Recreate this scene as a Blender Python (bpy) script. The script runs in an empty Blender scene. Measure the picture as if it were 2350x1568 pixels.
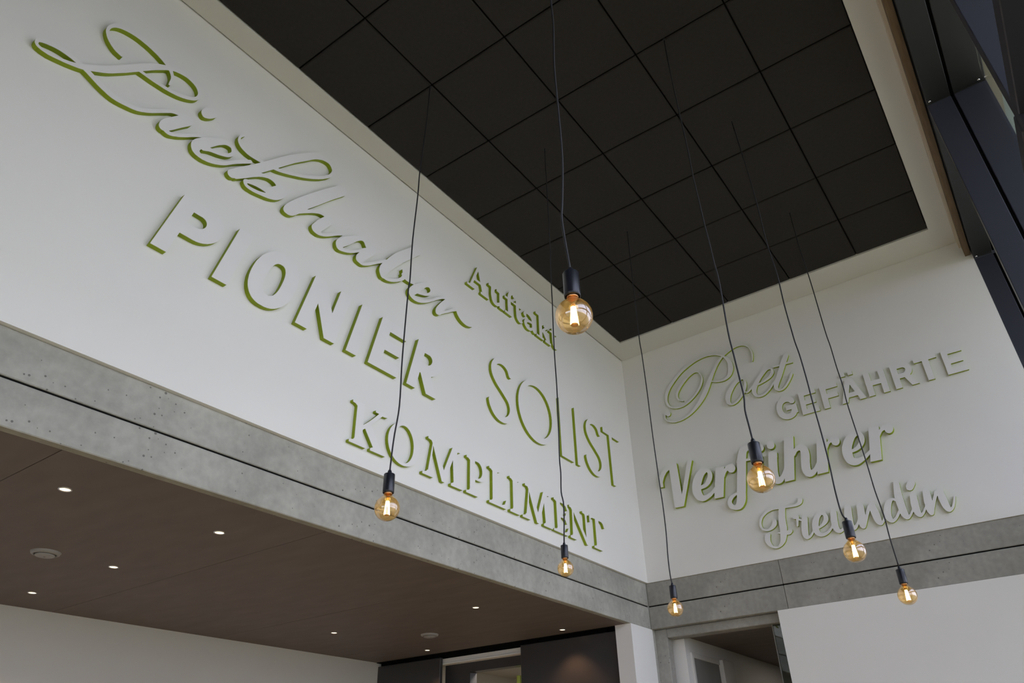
import bpy, bmesh, math, json, random
from mathutils import Matrix, Vector
from mathutils.geometry import tessellate_polygon

random.seed(4)
SC = bpy.context.scene
COL = SC.collection

# ------------------------------------------------------------------ camera
S = 2.353            # metres per survey unit (room height above the concrete beam)
Z0 = 3.235           # height of the top edge of the concrete beam
CAM_F = 1679.070 / 2350 * 36.0
cam_data = bpy.data.cameras.new('camera')
cam = bpy.data.objects.new('camera', cam_data)
COL.objects.link(cam)
cam_data.sensor_fit = 'HORIZONTAL'
cam_data.sensor_width = 36.0
cam_data.lens = CAM_F
cam_data.clip_start = 0.02
cam_data.clip_end = 400
yaw, pit, rol = (0.616072, 0.557148, -0.026581)
fwd = Vector((math.cos(pit) * math.cos(yaw), math.cos(pit) * math.sin(yaw), math.sin(pit)))
rgt = Vector((math.sin(yaw), -math.cos(yaw), 0))
upv = rgt.cross(fwd)
r2 = rgt * math.cos(rol) + upv * math.sin(rol)
u2 = -rgt * math.sin(rol) + upv * math.cos(rol)
mw = Matrix(((r2.x, u2.x, -fwd.x, 0), (r2.y, u2.y, -fwd.y, 0), (r2.z, u2.z, -fwd.z, 0), (0, 0, 0, 1)))
mw.translation = Vector((-6.29132, -3.00557, 1.59993))
cam.matrix_world = mw
SC.camera = cam

# ------------------------------------------------------------------ sky and exposure
SKY = 2.25
world = bpy.data.worlds.new('sky')
SC.world = world
world.use_nodes = True
nt = world.node_tree
nt.nodes.clear()
wo = nt.nodes.new('ShaderNodeOutputWorld')
bg = nt.nodes.new('ShaderNodeBackground')
tc = nt.nodes.new('ShaderNodeTexCoord')
sx = nt.nodes.new('ShaderNodeSeparateXYZ')
rp = nt.nodes.new('ShaderNodeValToRGB')
rp.color_ramp.elements[0].position = 0.0
rp.color_ramp.elements[0].color = (0.90, 0.935, 1.06, 1)
rp.color_ramp.elements[1].position = 1.0
rp.color_ramp.elements[1].color = (0.64, 0.74, 1.05, 1)
nt.links.new(tc.outputs['Generated'], sx.inputs[0])
nt.links.new(sx.outputs['Z'], rp.inputs[0])
nt.links.new(rp.outputs[0], bg.inputs['Color'])
bg.inputs['Strength'].default_value = SKY
nt.links.new(bg.outputs[0], wo.inputs['Surface'])
SC.view_settings.view_transform = 'Standard'
SC.view_settings.look = 'None'
SC.view_settings.gamma = 1.0
SC.view_settings.use_curve_mapping = False
SC.view_settings.exposure = 1.0
SC.cycles.max_bounces = 10
SC.cycles.diffuse_bounces = 6
SC.cycles.transparent_max_bounces = 16
SC.cycles.sample_clamp_indirect = 8.0
SC.cycles.use_denoising = True


# ------------------------------------------------------------------ materials
def mat(name, col, rough=0.6, spec=0.3, metal=0.0, noise=0.0, nscale=6.0, bump=0.0, bscale=60.0, coat=0.0):
    m = bpy.data.materials.new(name)
    m.use_nodes = True
    n = m.node_tree.nodes
    l = m.node_tree.links
    b = n['Principled BSDF']
    b.inputs['Base Color'].default_value = (*col, 1)
    b.inputs['Roughness'].default_value = rough
    b.inputs['Specular IOR Level'].default_value = spec
    b.inputs['Metallic'].default_value = metal
    b.inputs['Coat Weight'].default_value = coat
    t = n.new('ShaderNodeTexCoord')
    if noise:
        a = n.new('ShaderNodeTexNoise')
        a.inputs['Scale'].default_value = nscale
        a.inputs['Detail'].default_value = 6
        r = n.new('ShaderNodeValToRGB')
        r.color_ramp.elements[0].position = 0.3
        r.color_ramp.elements[1].position = 0.7
        r.color_ramp.elements[0].color = (*[c * (1 - noise) for c in col], 1)
        r.color_ramp.elements[1].color = (*[min(1, c * (1 + noise)) for c in col], 1)
        l.new(t.outputs['Object'], a.inputs['Vector'])
        l.new(a.outputs['Fac'], r.inputs[0])
        l.new(r.outputs[0], b.inputs['Base Color'])
    if bump:
        a = n.new('ShaderNodeTexNoise')
        a.inputs['Scale'].default_value = bscale
        a.inputs['Detail'].default_value = 4
        u = n.new('ShaderNodeBump')
        u.inputs['Strength'].default_value = bump
        u.inputs['Distance'].default_value = 0.004
        l.new(t.outputs['Object'], a.inputs['Vector'])
        l.new(a.outputs['Fac'], u.inputs['Height'])
        l.new(u.outputs[0], b.inputs['Normal'])
    return m


def concrete(name, col):
    m = mat(name, col, rough=0.8, spec=0.2)
    n = m.node_tree.nodes
    l = m.node_tree.links
    b = n['Principled BSDF']
    t = n.new('ShaderNodeTexCoord')
    cl = n.new('ShaderNodeTexNoise'); cl.inputs['Scale'].default_value = 2.2; cl.inputs['Detail'].default_value = 9; cl.inputs['Roughness'].default_value = 0.65
    fi = n.new('ShaderNodeTexNoise'); fi.inputs['Scale'].default_value = 26; fi.inputs['Detail'].default_value = 6
    vo = n.new('ShaderNodeTexVoronoi'); vo.inputs['Scale'].default_value = 26; vo.inputs['Randomness'].default_value = 1.0
    pm = n.new('ShaderNodeTexNoise'); pm.inputs['Scale'].default_value = 3.1; pm.inputs['Detail'].default_value = 2
    for x in (cl, fi, vo, pm):
        l.new(t.outputs['Object'], x.inputs['Vector'])
    r1 = n.new('ShaderNodeValToRGB')
    r1.color_ramp.elements[0].position = 0.32; r1.color_ramp.elements[0].color = (*[c * 0.80 for c in col], 1)
    r1.color_ramp.elements[1].position = 0.68; r1.color_ramp.elements[1].color = (*[c * 1.16 for c in col], 1)
    l.new(cl.outputs['Fac'], r1.inputs[0])
    m1 = n.new('ShaderNodeMixRGB'); m1.blend_type = 'OVERLAY'; m1.inputs[0].default_value = 0.22
    l.new(r1.outputs[0], m1.inputs[1]); l.new(fi.outputs['Fac'], m1.inputs[2])
    # air holes: small cells of a voronoi field, only where a slow mask is high
    lt = n.new('ShaderNodeMath'); lt.operation = 'MULTIPLY_ADD'; lt.inputs[1].default_value = 0.42; lt.inputs[2].default_value = -0.135
    l.new(pm.outputs['Fac'], lt.inputs[0])
    cmp_ = n.new('ShaderNodeMath'); cmp_.operation = 'LESS_THAN'
    l.new(vo.outputs['Distance'], cmp_.inputs[0]); l.new(lt.outputs[0], cmp_.inputs[1])
    m2 = n.new('ShaderNodeMixRGB'); m2.inputs[2].default_value = (*[c * 0.45 for c in col], 1)
    l.new(cmp_.outputs[0], m2.inputs[0]); l.new(m1.outputs[0], m2.inputs[1])
    l.new(m2.outputs[0], b.inputs['Base Color'])
    bu = n.new('ShaderNodeBump'); bu.inputs['Strength'].default_value = 0.35; bu.inputs['Distance'].default_value = 0.003
    l.new(fi.outputs['Fac'], bu.inputs['Height']); l.new(bu.outputs[0], b.inputs['Normal'])
    return m


def wood(name, c0, c1, axis_scale):
    m = mat(name, c0, rough=0.6, spec=0.25)
    n = m.node_tree.nodes
    l = m.node_tree.links
    t = n.new('ShaderNodeTexCoord')
    mp = n.new('ShaderNodeMapping'); mp.inputs['Scale'].default_value = axis_scale
    a = n.new('ShaderNodeTexNoise'); a.inputs['Scale'].default_value = 8; a.inputs['Detail'].default_value = 5
    r = n.new('ShaderNodeValToRGB')
    r.color_ramp.elements[0].color = (*c0, 1); r.color_ramp.elements[1].color = (*c1, 1)
    r.color_ramp.elements[0].position = 0.3; r.color_ramp.elements[1].position = 0.7
    l.new(t.outputs['Object'], mp.inputs[0]); l.new(mp.outputs[0], a.inputs['Vector'])
    l.new(a.outputs['Fac'], r.inputs[0]); l.new(r.outputs[0], n['Principled BSDF'].inputs['Base Color'])
    return m


def glassmat(name, tint, gloss=0.12, edge=0.5, rough=0.0, haze=None):
    """thin glass: tinted see-through plus a fresnel-weighted mirror"""
    m = bpy.data.materials.new(name)
    m.use_nodes = True
    n = m.node_tree.nodes
    l = m.node_tree.links
    n.clear()
    o = n.new('ShaderNodeOutputMaterial')
    tr = n.new('ShaderNodeBsdfTransparent'); tr.inputs[0].default_value = (*tint, 1)
    gl = n.new('ShaderNodeBsdfGlossy'); gl.inputs['Roughness'].default_value = rough
    lw = n.new('ShaderNodeLayerWeight'); lw.inputs[0].default_value = 0.35
    mr = n.new('ShaderNodeMapRange')
    mr.inputs['To Min'].default_value = gloss; mr.inputs['To Max'].default_value = edge
    mx = n.new('ShaderNodeMixShader')
    l.new(lw.outputs['Facing'], mr.inputs['Value']); l.new(mr.outputs[0], mx.inputs[0])
    src = tr.outputs[0]
    if haze:
        tl = n.new('ShaderNodeBsdfTranslucent'); tl.inputs[0].default_value = (*haze[1], 1)
        hx = n.new('ShaderNodeMixShader'); hx.inputs[0].default_value = haze[0]
        l.new(tr.outputs[0], hx.inputs[1]); l.new(tl.outputs[0], hx.inputs[2])
        src = hx.outputs[0]
    l.new(src, mx.inputs[1]); l.new(gl.outputs[0], mx.inputs[2]); l.new(mx.outputs[0], o.inputs[0])
    return m


def emit(name, col, st):
    m = bpy.data.materials.new(name)
    m.use_nodes = True
    n = m.node_tree.nodes
    n.clear()
    o = n.new('ShaderNodeOutputMaterial')
    e = n.new('ShaderNodeEmission')
    e.inputs[0].default_value = (*col, 1)
    e.inputs[1].default_value = st
    m.node_tree.links.new(e.outputs[0], o.inputs[0])
    return m


M = dict(
    plaster=mat('white_plaster', (0.80, 0.79, 0.765), 0.75, 0.2, noise=0.015, nscale=1.5, bump=0.08, bscale=90),
    plaster2=mat('white_plaster_shaded', (0.60, 0.585, 0.545), 0.75, 0.2, noise=0.015, nscale=1.5, bump=0.08, bscale=90),  # white plaster darkened, the low room's shade put into its colour
    border=mat('ceiling_board_paint', (0.69, 0.68, 0.645), 0.75, 0.2, bump=0.05, bscale=80),
    face=mat('letter_white', (0.80, 0.79, 0.78), 0.55, 0.3, noise=0.01, nscale=8),
    lime=mat('letter_lime_edge', (0.27, 0.36, 0.014), 0.6, 0.25, noise=0.04, nscale=20),
    tile=mat('black_acoustic_tile', (0.034, 0.031, 0.030), 0.85, 0.15, noise=0.08, nscale=40, bump=0.2, bscale=300),
    black=mat('black_void', (0.006, 0.006, 0.006), 0.9, 0.05, noise=0.05),
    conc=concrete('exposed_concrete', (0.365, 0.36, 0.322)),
    conc2=concrete('exposed_concrete_shaded', (0.335, 0.325, 0.295)),  # same concrete, darkened so the back beam's shade sits in the colour
    soffit=wood('brown_soffit_board', (0.160, 0.132, 0.122), (0.190, 0.158, 0.147), (1.2, 0.4, 1)),
    dark=mat('dark_sliding_panel', (0.045, 0.043, 0.045), 0.30, 0.6, noise=0.05, nscale=3),
    anth=mat('anthracite_metal', (0.036, 0.038, 0.054), 0.34, 0.55, noise=0.05, nscale=2),
    anth2=mat('anthracite_metal_head', (0.024, 0.026, 0.028), 0.5, 0.4, noise=0.05, nscale=2),
    brown=wood('brown_wood_edge', (0.13, 0.085, 0.045), (0.19, 0.13, 0.075), (0.6, 8, 8)),
    cream=wood('pale_wood_edge', (0.62, 0.55, 0.44), (0.70, 0.63, 0.51), (0.6, 8, 8)),
    eave=mat('beige_render', (0.45, 0.42, 0.33), 0.8, 0.2, noise=0.05),
    added_canopy=mat('added_canopy_board', (0.50, 0.60, 0.61), 0.6, 0.3, noise=0.04),
    floor=mat('light_stone_floor', (0.46, 0.335, 0.135), 0.45, 0.4, noise=0.08, nscale=3),
    pave=mat('outdoor_paving', (0.33, 0.305, 0.165), 0.9, 0.2, noise=0.1, nscale=2),
    glass=glassmat('facade_glass', (0.91, 0.91, 0.925), 0.06, 0.5),
    gdoor=glassmat('green_edge_glass', (0.55, 0.62, 0.60), 0.10, 0.6),
    socket=mat('black_bakelite', (0.012, 0.013, 0.020), 0.28, 0.5, noise=0.05, nscale=30),
    cord=mat('black_textile_cord', (0.014, 0.014, 0.016), 0.5, 0.4, noise=0.15, nscale=300),
    brass=mat('brass_cap', (0.75, 0.42, 0.22), 0.3, 0.5, metal=0.9, noise=0.05),
    amber=glassmat('amber_glass', (0.95, 0.80, 0.50), 0.15, 0.62, haze=(0.055, (0.95, 0.62, 0.25))),
    stem=glassmat('amber_glass_stem', (0.95, 0.70, 0.40), 0.10, 0.4),
    glow=emit('filament_glow', (1.0, 0.74, 0.36), 14.0),
    lens=emit('downlight_lens', (1.0, 0.80, 0.52), 1.7),
    chrome=mat('brushed_chrome', (0.55, 0.55, 0.55), 0.25, 0.5, metal=1.0, noise=0.03),
    white_metal=mat('white_enamel', (0.33, 0.325, 0.32), 0.4, 0.4, noise=0.02),
    grey=mat('grey_paint', (0.24, 0.235, 0.225), 0.6, 0.3, noise=0.03),
    green=mat('olive_green_paint', (0.075, 0.095, 0.015), 0.6, 0.3, noise=0.04),
    steel=mat('polished_screw', (0.8, 0.8, 0.82), 0.15, 0.5, metal=1.0, noise=0.02),
)


# ------------------------------------------------------------------ helpers
def link(name, me, m, parent=None, loc=(0, 0, 0)):
    o = bpy.data.objects.new(name, me)
    COL.objects.link(o)
    if m is not None and not me.materials:
        me.materials.append(m)
    if parent is not None:
        o.parent = parent
    o.location = loc
    return o


def tag(o, label=None, cat=None, group=None, kind=None):
    if label: o['label'] = label
    if cat: o['category'] = cat
    if group: o['group'] = group
    if kind: o['kind'] = kind
    return o


def empty(name, loc=(0, 0, 0)):
    o = bpy.data.objects.new(name, None)
    o.empty_display_size = 0.1
    COL.objects.link(o)
    o.location = loc
    return o


_boxes = {}


def box(name, lo, hi, m, parent=None, bev=0.0, ploc=(0, 0, 0)):
    """box between two corners; origin at its centre; identical sizes share mesh data"""
    d = tuple(round(abs(hi[i] - lo[i]), 4) for i in range(3))
    c = tuple((hi[i] + lo[i]) / 2 - ploc[i] for i in range(3))
    key = (d, m.name, bev)
    me = _boxes.get(key)
    if me is None:
        bm = bmesh.new()
        bmesh.ops.create_cube(bm, size=1)
        for v in bm.verts:
            v.co = Vector((v.co.x * d[0], v.co.y * d[1], v.co.z * d[2]))
        if bev:
            bmesh.ops.bevel(bm, geom=list(bm.edges), offset=bev, segments=1, affect='EDGES')
        me = bpy.data.meshes.new(name)
        bm.to_mesh(me)
        bm.free()
        _boxes[key] = me
    return link(name, me, m, parent, c)


def U(x, y, z):
    """survey units -> metres"""
    return (x * S, y * S, z * S + Z0)


def ubox(name, lo, hi, m, parent=None, bev=0.0, ploc=(0, 0, 0)):
    return box(name, U(*lo), U(*hi), m, parent, bev, ploc)


def lathe(name, prof, m, parent=None, loc=(0, 0, 0), seg=32, smooth=True, cap=False):
    bm = bmesh.new()
    rings = []
    for r, z in prof:
        if r < 1e-5:
            rings.append([bm.verts.new((0, 0, z))])
        else:
            rings.append([bm.verts.new((r * math.cos(2 * math.pi * i / seg), r * math.sin(2 * math.pi * i / seg), z)) for i in range(seg)])
    for a, b in zip(rings, rings[1:]):
        for i in range(seg):
            j = (i + 1) % seg
            f = [a[i % len(a)], a[j % len(a)], b[j % len(b)], b[i % len(b)]]
            u = []
            for v in f:
                if v not in u: u.append(v)
            if len(u) > 2:
                bm.faces.new(u)
    bmesh.ops.recalc_face_normals(bm, faces=bm.faces)
    for f in bm.faces: f.smooth = smooth
    me = bpy.data.meshes.new(name)
    bm.to_mesh(me)
    bm.free()
    return link(name, me, m, parent, loc)


def tube(name, pts, r, m, parent=None, loc=(0, 0, 0), seg=8):
    P = [Vector(p) for p in pts]
    # Catmull-Rom resample
    Q = []
    ext = [2 * P[0] - P[1]] + P + [2 * P[-1] - P[-2]]
    for i in range(1, len(ext) - 2):
        a, b, c, d = ext[i - 1:i + 3]
        for k in range(4):
            t = k / 4
            Q.append(0.5 * ((2 * b) + (c - a) * t + (2 * a - 5 * b + 4 * c - d) * t * t + (3 * b - a - 3 * c + d) * t ** 3))
    Q.append(P[-1])
    bm = bmesh.new()
    rings = []
    for i, p in enumerate(Q):
        t = (Q[min(i + 1, len(Q) - 1)] - Q[max(i - 1, 0)]).normalized()
        n1 = t.cross(Vector((1, 0.2, 0))).normalized()
        n2 = t.cross(n1)
        rings.append([bm.verts.new(p + r * (n1 * math.cos(2 * math.pi * k / seg) + n2 * math.sin(2 * math.pi * k / seg))) for k in range(seg)])
    for a, b in zip(rings, rings[1:]):
        for k in range(seg):
            bm.faces.new((a[k], a[(k + 1) % seg], b[(k + 1) % seg], b[k]))
    bm.faces.new(rings[0]); bm.faces.new(rings[-1][::-1])
    bmesh.ops.recalc_face_normals(bm, faces=bm.faces)
    for f in bm.faces: f.smooth = True
    me = bpy.data.meshes.new(name)
    bm.to_mesh(me)
    bm.free()
    return link(name, me, m, parent, loc)


def struct(o):
    o['kind'] = 'structure'
    return o


# ------------------------------------------------------------------ the shell
XR = -4.5            # rear end of the hall, survey units
XW = -4.5
YF = -1.565          # glass line of the facade
HT = 1.0             # ceiling
FL = -Z0 / S         # floor level in survey units

struct(ubox('floor', (XR - .05, -1.62, FL - .06), (2.2, 1.45, FL), M['floor']))
struct(ubox('ground', (XR - 14, -16, FL - .14), (6, 8, FL - .065), M['pave']))
struct(ubox('wall_left', (XW, 0, 0), (.12, .11, HT + .06), M['plaster']))
struct(ubox('wall_back', (0, -1.4262, 0), (.11, 0, HT + .06), M['plaster']))

# upper ceiling: black tiles in a recessed grid inside a white plaster border
ceil = struct(empty('ceiling', U(-2, -.7, HT)))
cl = tuple(ceil.location)
ubox('backing', (XW, -1.40, HT + .030), (.0, .0, HT + .06), M['black'], ceil, ploc=cl)
G = .0045
WB, WL, WR = .1436, .0709, 1.3276
ubox('plaster_border', (XW, -WL, HT), (-G * .3, -G, HT + .028), M['border'], ceil, ploc=cl)
ubox('plaster_border', (-WB, -WR, HT), (-G * .3, -WL, HT + .028), M['border'], ceil, ploc=cl)
ubox('plaster_border', (XW, -1.396, HT), (-G * .3, -WR, HT + .028), M['border'], ceil, ploc=cl)
xs = [-WB] + [-.39 - .2587 * k for k in range(16)]
ys = [-WL] + [-.325 - .2522 * k for k in range(4)] + [-WR]
_t = {}
for i in range(len(xs) - 1):
    for j in range(5):
        x1, x0 = xs[i], xs[i + 1]
        y1, y0 = ys[j], ys[j + 1]
        g = .0022
        a, b = (x1 - x0) / 2 * S - g * S, (y1 - y0) / 2 * S - g * S
        key = (round(a, 4), round(b, 4))
        if key not in _t:
            ch = .006
            v = []
            for zz, s_ in ((.016, 0), (.006, 0), (0, ch)):
                v += [(-a + s_, -b + s_, zz), (a - s_, -b + s_, zz), (a - s_, b - s_, zz), (-a + s_, b - s_, zz)]
            f = [(0, 3, 2, 1)[::-1], (8, 9, 10, 11)[::-1]]
            for r0 in (0, 4):
                for k in range(4):
                    f.append((r0 + k, r0 + (k + 1) % 4, r0 + 4 + (k + 1) % 4, r0 + 4 + k)[::-1])
            me = bpy.data.meshes.new('ceiling_tile')
            me.from_pydata(v, [], f)
            me.update()
            _t[key] = me
        c = U((x0 + x1) / 2, (y0 + y1) / 2, HT)
        link('ceiling_tile', _t[key], M['tile'], ceil, (c[0] - cl[0], c[1] - cl[1], c[2] - cl[2] + .010 + random.uniform(-.0008, .0008)))
# T bars seen at the bottom of the joints
for x in xs[1:]:
    ubox('grid_bar', (x - .0045, -WR, HT + .0095), (x + .0045, -WL, HT + .013), M['black'], ceil, ploc=cl)
for y in ys[1:-1]:
    ubox('grid_bar', (XW, y - .0045, HT + .0095), (-WB, y + .0045, HT + .013), M['black'], ceil, ploc=cl)

# reveal between ceiling and glazing: pale strip over a brown board
struct(ubox('trim_1', (XW, -1.418, .972), (0, -1.3965, 1.03), M['cream']))
struct(ubox('trim_2', (XW, -1.4225, .930), (0, -1.4045, .9715), M['brown']))

# concrete beam on two sides, each in two courses with an open joint
ZG, ZB = -.0863, -.168
b1 = struct(empty('trim_3', U(-2, .03, ZB)))
p = tuple(b1.location)
ubox('concrete_course', (XW, .0105, ZG + .0022), (.0045, .033, 0), M['conc'], b1, .004, p)
ubox('concrete_course', (XW, .0105, ZB), (.0045, .033, ZG - .0022), M['conc'], b1, .004, p)
ubox('joint_backing', (XW, .0155, ZB + .02), (.004, .031, -.01), M['black'], b1, 0, p)
b2 = struct(empty('trim_4', U(.03, -.7, ZB)))
p = tuple(b2.location)
YJ = -.512
for (ya, yb) in ((-1.4262, YJ - .0006), (YJ + .0006, .0105)):
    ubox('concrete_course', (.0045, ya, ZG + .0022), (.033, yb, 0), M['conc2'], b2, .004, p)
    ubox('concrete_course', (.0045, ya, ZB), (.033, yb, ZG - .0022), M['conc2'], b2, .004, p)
ubox('joint_backing', (.0095, -1.415, ZB + .02), (.031, .0105, -.01), M['black'], b2, 0, p)

# solid core behind the beams
struct(ubox('wall_left.001', (XW, .0332, ZB + .0305), (.11, .11, -.0005), M['conc']))
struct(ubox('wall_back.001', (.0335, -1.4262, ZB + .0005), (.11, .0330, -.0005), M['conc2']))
struct(ubox('wall_left.002', (.0047, .0108, FL), (.0332, .1095, -.001), M['conc']))

# wall, opening, pier and lintel below the back beam
struct(ubox('wall_lower', (.003, -1.4262, FL), (.11, -.4745, ZB), M['plaster']))
struct(ubox('wall_pier', (-.157, .0107, FL), (.0155, .076, ZB), M['plaster']))
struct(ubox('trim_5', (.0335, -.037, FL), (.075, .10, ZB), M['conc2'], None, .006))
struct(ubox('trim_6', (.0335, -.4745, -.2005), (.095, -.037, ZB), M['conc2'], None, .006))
struct(ubox('wall_corridor', (.098, -.076, FL), (1.7, .108, -.1905), M['plaster']))
struct(ubox('wall_corridor.001', (1.7, -1.0, FL), (1.8, .108, -.18), M['grey']))
struct(ubox('wall_corridor.002', (.10, -1.05, FL), (1.8, -1.0, -.18), M['grey']))
struct(ubox('ceiling.002', (.096, -1.05, -.1904), (1.8, .108, -.169), M['soffit']))

# ------------------------------------------------------------------ low room behind the beam
YFAR = 1.302
XE = -.150
so = struct(empty('ceiling.001', U(-1.5, .6, ZB)))
p = tuple(so.location)
sx_ = [XE] + [-.382 - .5985 * k for k in range(7)] + [XW]
for i in range(len(sx_) - 1):
    ubox('soffit_panel', (sx_[i + 1] + .0008, .033, ZB + .0005), (sx_[i] - .0008, YFAR, ZB + .012), M['soffit'], so, 0, p)
ubox('soffit_backing', (XW, .033, ZB + .0125), (XE, YFAR, ZB + .03), M['black'], so, 0, p)
struct(ubox('wall_far', (XW, YFAR, FL), (.9, YFAR + .05, ZB + .03), M['plaster2']))
# black boards standing for the shade in the slot over the sliding panels
struct(ubox('slot_shade', (XE, .076, ZB - .002), (-.085, YFAR, ZB + .03), M['black']))
struct(ubox('slot_shade_filler', (-.1205, .076, -.1863), (-.0855, YFAR, ZB - .0025), M['black']))


def sliding_panel(y0, y1, label):
    t = empty('sliding_panel', U(-.128, (y0 + y1) / 2, FL))
    pl = tuple(t.location)
    ubox('leaf', (-.140, y0, FL + .006), (-.122, y1, -.1835), M['dark'], t, .003, pl)
    for yy in (y0 + .06, y1 - .06):
        ubox('hanger', (-.135, yy - .012, -.1835), (-.127, yy + .012, ZB - .002), M['black'], t, 0, pl)
    tag(t, label, 'sliding door', 'dark sliding panels at the end of the low room')


sliding_panel(.078, .5155, 'wide dark sliding panel next to the white pier, with a warm lamp glow on it')
sliding_panel(.934, YFAR, 'dark sliding panel left of the doorway, beside the pale far wall')
dw = struct(empty('door_1', U(-.08, .72, FL)))
p = tuple(dw.location)
ubox('lintel_board', (-.118, .50, -.2035), (-.085, .95, -.1865), M['plaster'], dw, .002, p)
ubox('lintel_board', (-.1215, .50, -.2095), (-.085, .95, -.2035), M['plaster'], dw, .002, p)
ubox('door_frame', (-.085, .50, -.2460), (-.04, .95, -.2035), M['dark'], dw, 0, p)
ubox('door_frame', (-.085, .815, FL), (-.04, .95, -.2460), M['dark'], dw, 0, p)
struct(ubox('wall_inner', (.9, .1085, FL), (.95, YFAR + .05, -.05), M['plaster']))
struct(ubox('ceiling.003', (-.085, .1085, -.1395), (.95, YFAR + .0495, -.10), M['plaster2']))
gs = tag(ubox('wall_strip', (.30, .835, FL), (.32, .852, -.222), M['green'], None, .002), 'narrow olive green strip on the pale wall seen through the doorway', 'strip')

# corridor door on the receding white wall
dd = struct(empty('door_2', U(.3, -.076, FL)))
p = tuple(dd.location)
ubox('door_frame', (.150, -.084, -.262), (.52, -.076, -.244), M['border'], dd, .002, p)
ubox('door_frame', (.40, -.098, FL), (.52, -.076, -.244), M['border'], dd, .002, p)
ubox('door_frame', (.135, -.084, FL), (.150, -.076, -.244), M['border'], dd, .002, p)
ubox('door_leaf', (.150, -.079, FL), (.40, -.076, -.262), M['grey'], dd, 0, p)

gd = struct(empty('door_3', U(.06, -.447, FL)))
p = tuple(gd.location)
ubox('glass_leaf', (.062, -.462, FL + .004), (.066, -.428, -.1985), M['gdoor'], gd, 0, p)
ubox('edge_rail', (.060, -.4295, FL + .004), (.068, -.4265, -.1985), M['grey'], gd, 0, p)

# ------------------------------------------------------------------ glazed facade
FX = [.004, -.858, -1.822, -2.73, -3.64]
Y1, YS, Y2 = -1.4265, -1.4895, -1.572
HS = .912
ZT = -.0155
for k, x in enumerate(FX):
    w = struct(empty('window_%d' % (k + 1), U(x, -1.5, FL)))
    p = tuple(w.location)
    # deep mullion in two halves with a dark joint
    TH = .032 if k != 2 else .024
    ubox('mullion', (x, YS + .004, FL), (x + TH, Y1, HS - .0015), M['anth'], w, .003, p)
    ubox('mullion', (x, Y2, FL), (x + TH, YS - .004, HS - .0015), M['anth'], w, .003, p)
    ubox('joint_backing', (x + .008, YS - .004, FL), (x + TH - .004, YS + .004, HS), M['black'], w, 0, p)
    xn = FX[k + 1] + .032 if k + 1 < len(FX) else XR
    # head panels up to the next mullion on the camera side
    h1 = ubox('head_panel', (xn - .032 + .0008, YS + .004, HS), (x + .0, Y1, HS + .03), M['anth2'], w, .003, p)
    h2 = ubox('head_panel', (xn - .032 + .0008, Y2, HS), (x + .0, YS - .004, HS + .03), M['anth2'], w, .003, p)
    ubox('joint_backing', (xn - .032, YS - .004, HS + .008), (x, YS + .004, HS + .03), M['black'], w, 0, p)
    for yy, hp in ((Y1 - .0085, h1), (Y2 + .0165, h2)):
        hl = hp.location
        q_ = U(x - .010, yy, HS)
        lathe('screw', [(0, -.006), (.006, -.0055), (.0085, -.003), (.009, .002)], M['steel'], hp, (q_[0] - p[0] - hl[0], q_[1] - p[1] - hl[1], q_[2] - p[2] - hl[2]), 14)
    # transom and panes
    if k > 0 or True:
        ubox('transom', (xn, YS + .004, ZT), (x, Y1, ZT + .028), M['anth'], w, .003, p)
        ubox('transom', (xn, Y2, ZT), (x, YS - .004, ZT + .028), M['anth'], w, .003, p)
    if k < 3:
        ubox('pane', (xn, YF - .001, ZT + .028), (x, YF + .001, HS), M['glass'], w, 0, p)
    else:
        ubox('light_block_board', (xn, YF - .02, ZT + .028), (x, YF + .001, HS), M['plaster'], w, 0, p)  # unseen board added in the rear bays to cut daylight on the left wall
    ubox('pane', (xn, YF - .001, FL + .03), (x, YF + .001, ZT), M['glass'], w, 0, p)
    ubox('sill', (xn, Y2, FL), (x, Y1, FL + .03), M['anth'], w, .003, p)
struct(ubox('wall_right', (XR, -1.602, HS + .0305), (.11, -1.4255, 1.25), M['anth2']))
struct(ubox('trim_8', (XR, -1.604, HS + .018), (.6, -1.573, HS + .0300), M['eave']))
# return of the facade past the back wall
struct(ubox('wall_right.001', (.037, -1.60, FL), (.6, -1.4205, HS), M['anth2']))

# pale board added outside, above the glass, to dim the sky seen there
struct(ubox('added_canopy', (XR, -2.1, .985), (.9, -1.6045, 1.0), M['added_canopy']))

# rear glazing of the hall, behind the camera
rw = struct(empty('window_6', U(XR, -.7, FL)))
p = tuple(rw.location)
for y in (-1.42, -.95, -.48, -.012):
    ubox('mullion', (XR - .03, y - .012, FL), (XR, y + .012, 0), M['anth'], rw, .003, p)
for z in (FL + .015, -.6, .012):
    ubox('transom', (XR - .028, -1.42, z - .012), (XR - .002, 0, z + .012), M['anth'], rw, .003, p)
ubox('pane', (XR - .016, -1.42, FL), (XR - .014, 0, 0), M['glass'], rw, 0, p)
struct(ubox('wall_rear', (XR - .05, .0, FL), (XR, YFAR + .05, 0), M['plaster']))
struct(ubox('wall_rear_light_block', (XR - .05, -1.44, .0245), (XR, .0, HT + .03), M['plaster']))  # unseen, closed above the transom to keep light off the upper left wall
struct(ubox('wall_rear.001', (XR - .05, -1.602, FL), (XR - .031, -1.44, HT), M['anth2']))
struct(ubox('roof', (XR - .06, -1.602, HT + .061), (.12, .11, HT + .11), M['black']))

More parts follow.
